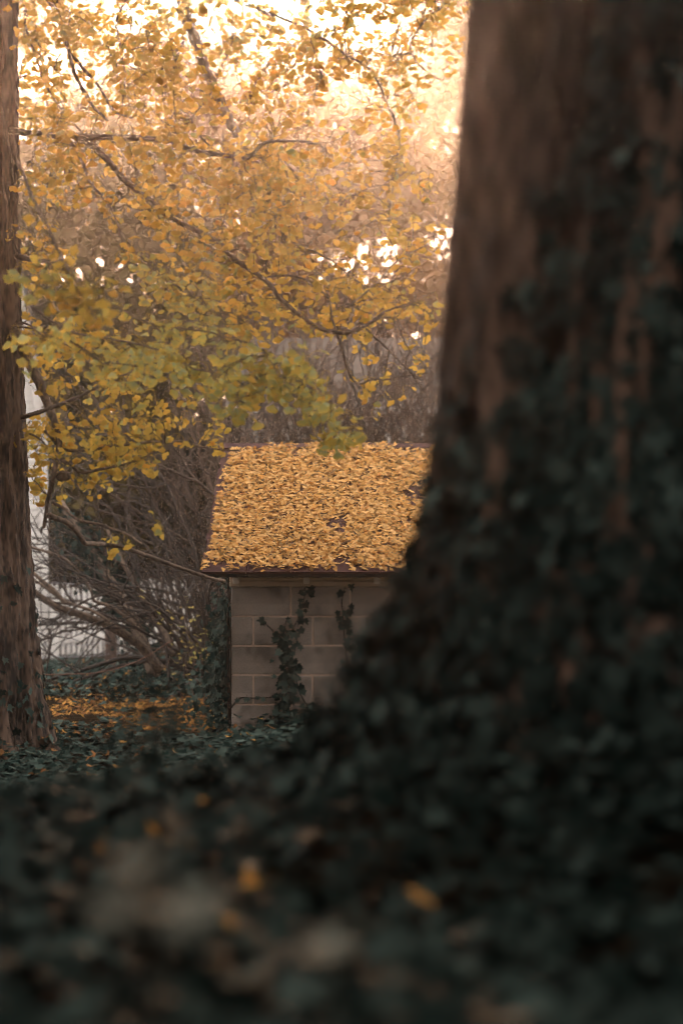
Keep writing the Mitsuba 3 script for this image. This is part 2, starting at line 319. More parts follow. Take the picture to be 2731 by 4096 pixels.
for xe in (WX0 + 0.01, WX1 - 0.15):      # gable triangles
    sl = (RZ - EZ) / (RIDGE_D - EAVE_D); g3 = [[xe, WY + 0.16, WTOP + 0.002], [xe, BACK - 0.02, WTOP + 0.002], [xe, RIDGE_D, RZ - 0.13]]
    v = np.array(g3 + [[a + 0.14, b, c] for a, b, c in g3])
    side.add(v, [[0, 2, 1], [3, 4, 5], [0, 1, 4], [0, 4, 3], [1, 2, 5], [1, 5, 4], [2, 0, 3], [2, 3, 5]])
side.put(f'{S}__wall', 'concrete_block')
CO = 118.5 / F * 16.5
for c in range(8):
    z1 = WTOP - c * CO - (0.005 if c else 0.001); z0 = WTOP - (c + 1) * CO + 0.005
    x = WX0; first = 0.4064 if c % 2 == 0 else 0.150
    while x < WX1 - 0.01:
        w = min(first, WX1 - x); first = 0.4064
        if WX1 - x - w < 0.1: w = WX1 - x
        o = U(-0.0015, 0.0015)
        bv, bf = box(x + (0.006 if x > WX0 else 0), x + w - 0.006, WY + o, WY + 0.12, z0 + U(-.001, .001), z1 + U(-.001, .001), 0.005)
        put(numbered(f'{S}__wall__block'), (bv, bf), 'concrete_block')
        x += w
# header boards
hz0, hz1 = WTOP + 0.004, at(1200, 2300, WY)[2]
mid = hz0 + (hz1 - hz0) * 0.47
put(f'{S}__header_board', box(WX0 - 0.012, WX1 + 0.012, WY - 0.020, WY + 0.10, hz0, mid - 0.0015, 0.003), 'cream_trim')
put(f'{S}__header_board_001', box(WX0 - 0.012, WX1 + 0.012, WY - 0.016, WY + 0.10, mid + 0.0015, hz1 + 0.07, 0.003), 'cream_trim')
# roof deck, rafters, fascia, shingles, ridge cap
RX0, RX1 = at(808, 2291, EAVE_D)[0], WX1 + (WX0 - at(808, 2291, EAVE_D)[0])
sl = (RZ - EZ) / (RIDGE_D - EAVE_D); L = math.hypot(RZ - EZ, RIDGE_D - EAVE_D)
SD = np.array([0, RIDGE_D - EAVE_D, RZ - EZ]) / L; SN = np.array([0, -SD[2], SD[1]])
E0 = np.array([0, EAVE_D, EZ])
def slope_box(x0, x1, s0, s1, n0, n1, ch=0.0, back=False):
    v, f = box(x0, x1, s0, s1, n0, n1, ch)
    w = E0 + v[:, :1] * [1, 0, 0] + v[:, 1:2] * SD + v[:, 2:] * SN
    if back: w[:, 1] = 2 * RIDGE_D - w[:, 1]; f = f[:, ::-1]
    return w, f
md = MB(); md.add(*slope_box(RX0 + 0.01, RX1 - 0.01, 0.012, L - 0.02, -0.032, -0.008)); md.add(*slope_box(RX0 + 0.01, RX1 - 0.01, 0.012, L - 0.02, -0.032, -0.008, back=True))
md.put(f'{S}__roof', 'cream_trim')
for bk in (False, True):
    put(numbered(f'{S}__roof__drip_edge'), slope_box(RX0, RX1, -0.004, 0.012, -0.034, -0.006, 0.002, bk), 'dark_glass')
rx = at(932, 2320, WY - 0.1)[0]
k = 0
while rx < WX1:
    put(numbered(f'{S}__rafter_tail'), box(rx, rx + 0.040, WY - 0.13, WY - 0.024, hz0 + 0.026, hz1 - 0.004 + U(-.004, .004), 0.002), 'pale_trim')
    rx += 0.478
ncourse = 23; ex = L / ncourse
for c in range(ncourse):
    x = RX0 - 0.008 + U(-.014, .010); w = 0.30 - (0.15 if c % 2 else 0)
    while x < RX1:
        x1 = min(x + w, RX1 + 0.012)
        if x < 1.35 or c % 2 == 0:
            put(numbered(f'{S}__roof__shingle'), slope_box(x + 0.002, x1 - 0.002, c * ex - 0.012, min((c + 1) * ex + 0.01, L - 0.005), -0.006 + 0.0015 * (c % 2), 0.004 + 0.004 + U(0, .002), 0.0), 'red_shingle')
        else:
            put(numbered(f'{S}__roof__shingle'), slope_box(x + 0.002, x1 - 0.002, c * ex - 0.012, min((c + 1) * ex + 0.01, L - 0.005), -0.006 + 0.0015 * (c % 2), 0.008, 0.0), 'red_shingle')
        x = x1; w = 0.30
put(f'{S}__roof__shingle_sheet', slope_box(RX0, RX1, 0, L - 0.005, -0.006, 0.008, back=True), 'red_shingle')
cap = MB()
for bk in (False, True): cap.add(*slope_box(RX0 - 0.014, RX1 + 0.014, L - 0.14, L + 0.002, 0.011, 0.022, 0.0, bk))
cap.put(f'{S}__roof__ridge_cap', 'red_shingle')
# leaves lying on the roof
N = 23000
s = U(0.0, 1, N)**0.97 * (L - 0.08) - 0.012; x = U(RX0 - 0.01, RX1, N)
edge = -0.01 + 0.085 * nfbm(np.stack([s * 1.5, s * 0, s * 0], -1), 3, 8) - 0.0
keep = (x > RX0 + edge - 0.03 * (s < 0.3))
thin = nfbm(np.stack([x * 3.2, s * 2.0, x * 0], -1), 3, 21)
keep &= (U(0, 1, N) < np.where(thin < 0.36, 0.22, 1)) & ~((s < 0.05) & (U(0, 1, N) < 0.45)) & ~((s > L - 0.22) & (x < RX0 + 0.30 + 0.2 * U(0, 1, N)))
keep &= (x < 1.1) | (U(0, 1, N) < 0.4)
s, x = s[keep], x[keep]; mats = []
for a, b in zip(x, s):
    size = U(0.023, 0.039); tilt = rng.normal(0, 0.33, 2)
    n = unit(SN + tilt[0] * np.array([1, 0, 0]) + (tilt[1] - 0.04) * SD); ang = U(0, 6.283)
    y = math.cos(ang) * np.array([1, 0, 0]) + math.sin(ang) * SD
    mats.append(m4(frame(y, n), E0 + a * np.array([1, 0, 0]) + b * SD + SN * (0.016 + U(0, 0.045)), size * (1 if a < 1.1 else 1.3)))
vis = np.where(x < 0.55)[0]; top = vis[np.argsort([-(mats[k][:3, 3] - E0) @ SN for k in vis])][:1500]; order = np.sort(top)[::5][:300].astype(int)
order = np.r_[order, np.setdiff1d(np.arange(len(x)), order)]
scatter('roof_leaf_layer', FL, ['dry'] * len(mats), mats, 'dry_leaf_skin', 300, order=order, low=FL_BARE + FL_BARE + FL)
tag('roof_leaf_layer', 'thick layer of dry yellow ginkgo leaves covering the shed roof', 'leaves')
mt = MB()
for _ in range(60):
    a, b, g = U(RX0 + .1, 1.0), U(0.1, L - .2), U(0, 6.28); ln = U(0.04, 0.12)
    p0 = E0 + a * np.array([1, 0, 0]) + b * SD + SN * 0.05; dv = math.cos(g) * np.array([1, 0, 0]) + math.sin(g) * SD + SN * U(-.1, .3)
    mt.add(*tube([p0, p0 + dv * ln * 0.5 + SN * 0.004, p0 + dv * ln], [0.003, 0.0025, 0.002], 4))
mt.put('roof_leaf_layer__twigs', 'branch_bark'); tag('roof_leaf_layer__twigs', kind='stuff')

# ------------------------------------------------------------------ ivy on the shed
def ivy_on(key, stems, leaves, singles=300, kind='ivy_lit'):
    ms = MB()
    for p, r in stems: ms.add(*tube(p, r, 5), c=(0.05, 0.035, 0.025))
    ms.put(f'{key}__stem', 'twig_bark', True)
    scatter(key, IL, kind if isinstance(kind, list) else [kind] * len(leaves), leaves, 'ivy_leaf_skin', singles)
def wall_vine(key, paths, per_m, size, spread, face=WY):
    stems, mats = [], []
    for P in paths:
        pts = spline([[*(at(x, y, face)[[0]]), face - 0.012, at(x, y, face)[2]] for x, y in P], 0.02)
        pts[:, 1] += 0.006 * np.sin(np.arange(len(pts)) * 0.9)
        stems.append((pts, np.linspace(0.006, 0.003, len(pts))))
        n = int(per_m * len(pts) * 0.02)
        for _ in range(n):
            b = pts[rng.integers(len(pts))]; o = rng.normal(0, spread); h = rng.normal(0, spread * 0.5)
            pos = b + [o, -U(0.012, 0.055), h]
            nn = unit([rng.normal(0, .35), -1, U(0.0, 0.9)]); y = unit([0.9 * np.sign(o) * U(0, 1), -0.3, -1 + U(-.3, .9)])
            mats.append(m4(frame(y, nn), pos, size * U(0.65, 1.2)))
    ivy_on(key, stems, mats)
wall_vine('wall_ivy', [[(1120, 2910), (1130, 2780), (1160, 2640), (1150, 2560), (1190, 2480), (1215, 2400), (1222, 2340)], [(1120, 2900), (1160, 2800), (1150, 2680), (1180, 2600), (1195, 2520)],
                       [(1160, 2580), (1110, 2540), (1062, 2495)], [(1240, 2840), (1195, 2760), (1180, 2660)], [(1130, 2880), (1150, 2720), (1130, 2590), (1145, 2480)], *[[(1060 + 20 * k, 2915 - 6 * k), (1140, 2850 + 12 * k), (1250 + 10 * k, 2840 + 10 * k), (1400 + 20 * k, 2850)] for k in range(4)]], 58, 0.050, 0.032)
tag('wall_ivy', 'ivy climbing the middle of the block wall from the ground to the beige board', 'ivy')
wall_vine('wall_ivy_001', [[(1420, 2760), (1395, 2680), (1380, 2580), (1372, 2470), (1368, 2400), (1385, 2330)]], 36, 0.056, 0.024)
tag('wall_ivy_001', 'thin ivy strand on the block wall beside the large trunk', 'ivy')
wall_vine('wall_ivy_002', [[(925, 2830), (960, 2792), (1010, 2792), (1085, 2790)]], 22, 0.030, 0.012)
tag('wall_ivy_002', 'small creeping ivy strand running sideways low on the block wall', 'ivy')
stems, mats = [], []
for _ in range(9):
    y0 = WY + U(0.02, 0.5); z0 = -2.15; z1 = U(-1.55, -1.05)
    p = spline([[WX0 - 0.02, y0, z0], [WX0 - 0.03, y0 + U(-.1, .1), (z0 + z1) / 2], [WX0 - 0.02, y0 + U(-.1, .1), z1]], 0.03); stems.append((p, 0.006))
    for b in p[::1]:
        for _ in range(1 if nz(b * [7, 7, 5], 4) < .45 else 4):
            taper = 1 - (b[2] - z0) / 1.2
            pos = b + [-abs(rng.normal(0, 0.03 + 0.12 * max(taper, 0)**1.5)), rng.normal(0, .06), rng.normal(0, .05)]
            mats.append(m4(frame(unit([U(-.6, .2), U(-.6, .3), -1]), unit([-1, U(-2.2, -.3), U(0, .9)])), pos, U(0.03, 0.055)))
ivy_on('corner_ivy', stems, mats, 120)
tag('corner_ivy', 'dark ivy column clinging to the left side wall of the shed', 'ivy')

# ------------------------------------------------------------------ ground ivy and fallen leaves
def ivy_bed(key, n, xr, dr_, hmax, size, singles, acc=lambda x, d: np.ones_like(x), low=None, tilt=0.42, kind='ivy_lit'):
    x, d = U(*xr, n), U(*dr_, n); k = U(0, 1, n) < acc(x, d); x, d = x[k], d[k]
    z = ground(x, d); h = hmax * U(0, 1, len(x))**0.7 * (0.5 + nfbm(np.stack([x * 2.2, d * 2.2, x * 0], -1), 2, 5))
    mats = []
    for a, b, c, e in zip(x, d, z, h):
        nn = unit([rng.normal(0, tilt), rng.normal(-0.15, tilt), 1.0]); g = U(0, 6.283)
        mats.append(m4(frame(np.array([math.cos(g), math.sin(g), 0]), nn), [a, b, c + 0.015 + e], size * U(0.6, 1.25)))
    px = CX + F * x / d; rank = np.argsort(np.where(np.abs(px - CX) < CX, 0, 1000) + d) if len(x) else []
    scatter(key, IL, [kind] * len(mats), mats, 'ivy_leaf_skin', singles, order=rank, low=low)
    return x, d, z + h
def trunk_clear(x, d): return ((x - 0.76)**2 + (d - 4.8)**2 > 0.25).astype(float)
ivy_bed('foreground_ivy', 25000, (-1.7, 1.7), (0.9, 7.5), 0.12, 0.05, 300, trunk_clear, tilt=0.55, kind='ivy')  # takes the darker ivy copy, the mound's shade put into the colour
tag('foreground_ivy', 'dark blurred ivy carpet on the mound in front of the large trunk', 'ivy')
def mid_acc(x, d):
    p = nfbm(np.stack([x * 1.1, d * 1.1, x * 0], -1), 3, 9); e = ((x > WX0 - 0.05) & (d > WY - 0.03))
    return np.where(e, 0, np.where(p < 0.40, 0.35, 1.0))
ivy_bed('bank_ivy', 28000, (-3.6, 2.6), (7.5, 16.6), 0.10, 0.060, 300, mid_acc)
tag('bank_ivy', 'sharp ivy carpet on the bank before the shed and the left trunk', 'ivy')
def far_acc(x, d): return np.where((d < 21) & (x < WX0), 0.04 + 0.4 * np.clip((d - 18.5) / 3, 0, 1), 1.0) * ((x < WX0 - 0.08) | (d > 22.4)) * (nfbm(np.stack([x * .8, d * .8, x * 0], -1), 3, 4) > 0.36)
ivy_bed('thicket_ivy', 30000, (-7.0, 5.5), (16.6, 36.0), 0.16, 0.058, 100, far_acc, IL_FAR, 0.75)
tag('thicket_ivy', 'dim ivy carpet under the bare thicket behind the leaf litter', 'ivy')
def litter(key, n, xr, dr_, acc, h, kind, singles, tilt=0.35):
    x, d = U(*xr, n), U(*dr_, n); k = U(0, 1, n) < acc(x, d); x, d = x[k], d[k]; z = ground(x, d); mats = []
    for a, b, c in zip(x, d, z):
        g = U(0, 6.28); nn = unit([rng.normal(0, tilt), rng.normal(-0.1, tilt), 1])
        mats.append(m4(frame(np.array([math.cos(g), math.sin(g), 0]), nn), [a, b, c + U(*h)], U(0.026, 0.042)))
    px = np.abs(CX + F * x / d - CX); rank = np.argsort(np.where(px < CX, 0, 1000) + d)
    scatter(key, FL, [kind] * len(mats), mats, 'dry_leaf_skin', singles, order=rank)
litter('leaf_litter', 7500, (-4.5, WX0 - 0.05), (16.0, 22.5), lambda x, d: np.clip(1.1 - np.abs(d - 17.8) / 4.5, 0, 1)**1.2 * np.clip(nfbm(np.stack([x * 1.9, d * 1.9, x * 0], -1), 3, 2) * 5 - 1.9, 0.06, 1), (0.01, 0.05), 'litter', 300)
tag('leaf_litter', 'orange leaf litter on the ground left of the shed', 'leaves')
litter('ivy_leaf_fall', 520, (-3.5, 2.0), (9.5, 16.3), lambda x, d: 0.25 + 0.75 * (nfbm(np.stack([x * .9, d * .9, x * 0], -1), 3, 9) < 0.42), (0.07, 0.15), 'litter', 300, 0.7)
tag('ivy_leaf_fall', 'scattered orange leaves caught in the ivy of the bank', 'leaves')
litter('thicket_leaf_fall', 2000, (-6.5, 3), (19.5, 33), lambda x, d: np.ones_like(x), (0.05, 0.14), 'litter', 0, 0.7)
tag('thicket_leaf_fall', kind='stuff', label='scattered orange leaves on the ivy under the thicket')
def lone(key, px, py, d, size, kind, label, shapes=FL, bsdf='dry_leaf_skin', cat='leaf', up=(0, -0.5, 1), lift=0.0):
    p = at(px, py, d); g = U(0, 6.28)
    vs = leaf_variants(shapes, kind, bsdf); key = numbered(key)
    scene[key] = {**vs[rng.integers(len(vs))], 'to_world': T(m4(frame(np.array([math.cos(g), math.sin(g), 0.1]), unit(up)), p, size))}
    tag(key, label, cat)
def on_ivy(px, py):
    """the depth at which the pixel's ray meets the top of the foreground ivy"""
    for d in np.arange(0.8, 6, 0.02):
        p = at(px, py, d)
        if p[2] < ground(p[0], p[1]) + 0.12: return d
    return 4.0
for px, py, lab in ((805, 3200, 'bright orange blurred leaf on the far rim of the mound'), (620, 3320, 'orange blurred leaf tilted on the ivy left of its paler neighbour'), (728, 3350, 'pale orange blurred leaf right beside the tilted orange one'),
                    (910, 3720, 'deep orange blurred leaf nearest the bottom of the ivy mound'), (420, 3375, 'dull tan blurred leaf on the left side of the ivy mound'), (1000, 3530, 'small orange blurred leaf in the middle of the ivy mound'),
                    (1680, 3585, 'small orange blurred leaf on the ivy below the large trunk')):
    d = on_ivy(px, py); lone('fallen_leaf', px, py, d - 0.02, 0.030, 'amber', lab, up=(0, -1.2, 1))

# ------------------------------------------------------------------ the large trunk and its ivy
BT = 'large_tree'; TC = np.array([0.76, 4.80])
ZR = np.array([-1.4, -0.9, -0.71, -0.61, -0.51, -0.41, -0.31, -0.21, -0.04, 0.16, 0.5, 0.83, 2.0, 6.0, 11.0])
RR = np.array([1.04, 0.89, 0.765, 0.705, 0.655, 0.62, 0.585, 0.562, 0.545, 0.527, 0.50, 0.475, 0.44, 0.39, 0.25])
zz = np.r_[np.linspace(-1.4, 1.6, 260), np.linspace(1.65, 11, 90)]; na = 420
def big_r(th, z):
    r = np.interp(z, ZR, RR); flare = np.clip((-0.15 - z) / 0.8, 0, 1)
    r = r * (1 + 0.10 * flare * np.cos(5 * th + 0.6 - np.pi))
    return r + 0.015 * np.cos(3 * th + z * 0.5)
th, z2 = np.meshgrid(np.arange(na) * 2 * np.pi / na, zz)
r0 = big_r(th, z2)
pp = np.stack([np.cos(th) * 7.5, np.sin(th) * 7.5, z2 * 1.5], -1); ww = nfbm(pp * 0.6, 3, 7)
ridge = 1 - np.abs(2 * nfbm(pp + ww[..., None] * 1.6, 3, 1) - 1) * 1.8
r1 = r0 + 0.075 * np.clip(ridge, -0.6, 1) + 0.012 * nfbm(np.stack([np.cos(th) * 24, np.sin(th) * 24, z2 * 9], -1), 2, 4) - 0.03
v = np.stack([TC[0] + r1 * np.cos(th), TC[1] + r1 * np.sin(th), z2], -1).reshape(-1, 3)
i, j = np.meshgrid(np.arange(len(zz) - 1), np.arange(na), indexing='ij')
q = np.stack([i * na + j, i * na + (j + 1) % na, (i + 1) * na + (j + 1) % na, (i + 1) * na + j], -1).reshape(-1, 4)
put(f'{BT}__trunk', (v, q), 'big_bark', True)
tag(BT, 'huge blurred tree trunk with furrowed bark filling the right side', 'tree')
# its unseen crown, above the frame, thickened to shade the foreground
g = np.random.default_rng(5); m = MB(); mb = MB()
for k in range(20):
    a = k * 2.4 + g.uniform(-.3, .3); e = g.uniform(0.1, 0.7); ln = g.uniform(4.0, 8.2); z0 = g.uniform(5.0, 10.5)
    p0 = np.array([TC[0], TC[1], z0]); dv = np.array([math.cos(a) * math.cos(e), math.sin(a) * math.cos(e), math.sin(e)])
    P = spline([p0, p0 + dv * ln * 0.5 + [0, 0, 0.2], p0 + dv * ln], 0.25); mb.add(*tube(P, np.linspace(0.13, 0.02, len(P)), 6))
    for _ in range(950):
        c = P[g.integers(len(P) // 4, len(P))] + g.normal(0, 0.8, 3); c[2] = max(c[2], 3.7)
        R = frame(unit(g.normal(0, 1, 3)), g.normal(0, 1, 3)); sz = g.uniform(0.13, 0.26)
        m.add((np.array([[0, -1, 0], [.6, 0, .1], [0, 1, 0], [-.6, 0, .1]]) * sz) @ R.T + c, [[0, 1, 2], [0, 2, 3]], np.array([0.10, 0.085, 0.03]) * g.uniform(.6, 1.3))
mb.put(f'{BT}__limbs', 'big_bark', True); m.put(f'{BT}__crown', 'far_leaf_skin'); tag(f'{BT}__crown', kind='stuff'); tag(f'{BT}__limbs', kind='stuff')
mats, stems = [], []
N = 21000
for _ in range(N):
    z = U(-0.25, 0.95) if U() < .42 else U(-1.1, 0.05) if U() < .85 else U(0.9, 2.4); a = U(0, 2 * np.pi) if U() < .25 else U(2.5, 5.6)
    front = max(math.cos(a + 1.48), 0)**2.4                                             # ivy is thickest low down and on the side towards the camera's right
    dens = np.interp(z, [-1, -0.25, 0.0, 0.3, 1.0, 2.2], [1, 1, 1, 0.95, 0.92, 0.88]) * (0.012 + 1.15 * front + 0.9 * min(max((0.15 - z) / 0.55, 0), 1))
    if z > -0.3 and nz(np.array([math.cos(a) * 3, math.sin(a) * 3, z * 2.5]), 3) > 0.30 + 0.6 * dens + max(0.1 - z, 0) * 1.2 or U() > dens: continue
    r = big_r(a, z) + U(0.005, 0.05 + 0.06 * min(max((-0.2 - z) / 0.35, 0), 1)); o = np.array([math.cos(a), math.sin(a), 0])
    nn = unit(o + [rng.normal(0, .3), rng.normal(0, .3), U(0.1, 1.0)])
    mats.append(m4(frame(unit([rng.normal(0, .5), rng.normal(0, .5), -1]), nn), [TC[0] + r * o[0], TC[1] + r * o[1], z], U(0.03, 0.058)))
for k in range(22):
    a0 = U(3.4, 5.6); zs = np.linspace(-0.9, U(0.2, 2.0), 40); aa = a0 + 0.25 * np.sin(zs * U(1, 3) + U(0, 6)); rr = np.array([big_r(x, y) for x, y in zip(aa, zs)]) + 0.012
    stems.append((np.stack([TC[0] + rr * np.cos(aa), TC[1] + rr * np.sin(aa), zs], 1), np.linspace(0.012, 0.004, 40)))
pos = np.array([M[:3, 3] for M in mats]); vis = (pos[:, 1] < TC[1] + 0.1) & (pos[:, 0] < 0.66) & (pos[:, 2] < 0.95)
order = np.r_[np.where(vis)[0][:300], np.where(vis)[0][300:], np.where(~vis)[0]]
mats = [mats[k] for k in order]
ivy_on('trunk_ivy', stems, mats, 300, [('ivy_lit' if M[2, 3] > -0.15 else 'ivy') for M in mats])  # higher leaves take the brighter copy, light painted by height
tag('trunk_ivy', 'dark ivy climbing the huge trunk, dense around its base', 'ivy')

# ------------------------------------------------------------------ blurred sprigs standing in the foreground
def sprig(key, px, y0, y1, d, n, size, lean, label):
    p = spline([at(px, y0, d), at(px + lean * 0.4, (y0 + y1) / 2, d), at(px + lean, y1, d)], 0.02)
    m = MB(); m.add(*tube(p, np.linspace(0.006, 0.003, len(p)), 5), c=(0.04, 0.03, 0.02)); m.put(f'{key}__stem', 'twig_bark', True)
    mats = []
    for k in range(n):
        b = p[int(len(p) * (0.15 + 0.85 * k / n))]; g = U(0, 6.28)
        mats.append(m4(frame(np.array([math.cos(g), math.sin(g), U(-.5, .1)]), unit([rng.normal(0, .4), -0.4, 1])), b + np.array([math.cos(g), math.sin(g), 0]) * 0.03, size * U(.7, 1.15)))
    scatter(key, IL, ['ivy'] * n, mats, 'ivy_leaf_skin', n); tag(key, label, 'ivy')
sprig('ivy_sprig', 505, 3060, 2690, 5.4, 13, 0.045, 40, 'blurred upright ivy sprig before the leaf litter')
sprig('ivy_sprig_001', 640, 3120, 2830, 4.9, 9, 0.045, -20, 'shorter blurred ivy sprig right of the upright one')
PALE = [mikit.ply((IL[k][0], IL[k][1]), 'ivy_leaf_skin', smooth=True, uv=tones('ivy_leaf_skin', paint(IL[k][2], (np.array([0.21, 0.20, 0.16]), np.array([0.17, 0.165, 0.13]), np.array([0.1, 0.08, 0.06]))))) for k in range(4)]  # pale colour stands in for bright out-of-focus spots
def bokeh_sprig(key, px, d, tips, label):  # sprig added to carry the painted light discs
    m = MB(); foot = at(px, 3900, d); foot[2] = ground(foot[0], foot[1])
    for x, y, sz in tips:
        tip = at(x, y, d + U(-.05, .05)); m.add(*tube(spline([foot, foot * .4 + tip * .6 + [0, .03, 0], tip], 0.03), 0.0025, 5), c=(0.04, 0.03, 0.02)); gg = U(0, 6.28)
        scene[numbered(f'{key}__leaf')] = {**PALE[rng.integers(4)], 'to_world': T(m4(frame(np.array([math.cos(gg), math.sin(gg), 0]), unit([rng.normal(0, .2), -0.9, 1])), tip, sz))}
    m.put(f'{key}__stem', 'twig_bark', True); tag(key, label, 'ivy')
bokeh_sprig('pale_ivy_sprig', 640, 1.55, ((625, 3600, .05), (560, 3480, .036), (700, 3640, .036), (520, 3640, .03)), 'added pale ivy leaves standing in for the large soft light disc at lower left')
bokeh_sprig('pale_ivy_sprig_001', 1290, 1.8, ((1260, 3790, .036), (1340, 3830, .03)), 'smaller added pale ivy leaves standing in for a soft light disc near the bottom edge')

# ------------------------------------------------------------------ ginkgo: trunk, limbs, twigs, leaves
G = 'ginkgo_tree'
tag(G, 'ginkgo with a furrowed brown trunk at the left edge and yellow leaves overhead', 'tree')
GD = 14.9
zz = np.r_[np.linspace(-2.35, 3.4, 430), np.linspace(3.5, 12, 60)]; na = 240
th, z2 = np.meshgrid(np.arange(na) * 2 * np.pi / na, zz)
edge_y = np.array([-6500, -2500, 0, 540, 1340, 2050, 2560, 2800, 2930, 3000, 3060]); edge_x = np.array([-350, 20, 62, 62, 72, 96, 132, 160, 182, 205, 235])
ez = np.array([at(0, y, GD)[2] for y in edge_y])[::-1]; exx = np.array([at(x, 1670, GD)[0] for x in edge_x])[::-1]
R0 = 0.36
cx0 = -2.045 - R0; rr = np.interp(z2, ez, exx) - cx0 - 0.005
flare = np.clip((-1.7 - z2) / 0.5, 0, 1); rr = rr * (1 + 0.06 * flare * np.cos(6 * th))
pp = np.stack([np.cos(th) * 7, np.sin(th) * 7, z2 * 1.9], -1); ww = nfbm(pp * 0.7, 3, 17)
ridge = 1 - np.abs(2 * nfbm(pp + ww[..., None] * 1.3, 3, 11) - 1) * 2.0
r1 = rr + 0.05 * np.clip(ridge, -0.6, 1) + 0.02 * nfbm(np.stack([np.cos(th) * 26, np.sin(th) * 26, z2 * 14], -1), 3, 14) - 0.025
v = np.stack([cx0 + r1 * np.cos(th), GD + r1 * np.sin(th), z2], -1).reshape(-1, 3)
i, j = np.meshgrid(np.arange(len(zz) - 1), np.arange(na), indexing='ij')
q = np.stack([i * na + j, i * na + (j + 1) % na, (i + 1) * na + (j + 1) % na, (i + 1) * na + j], -1).reshape(-1, 4)
put(f'{G}__trunk', (v, q), 'ginkgo_bark', True)
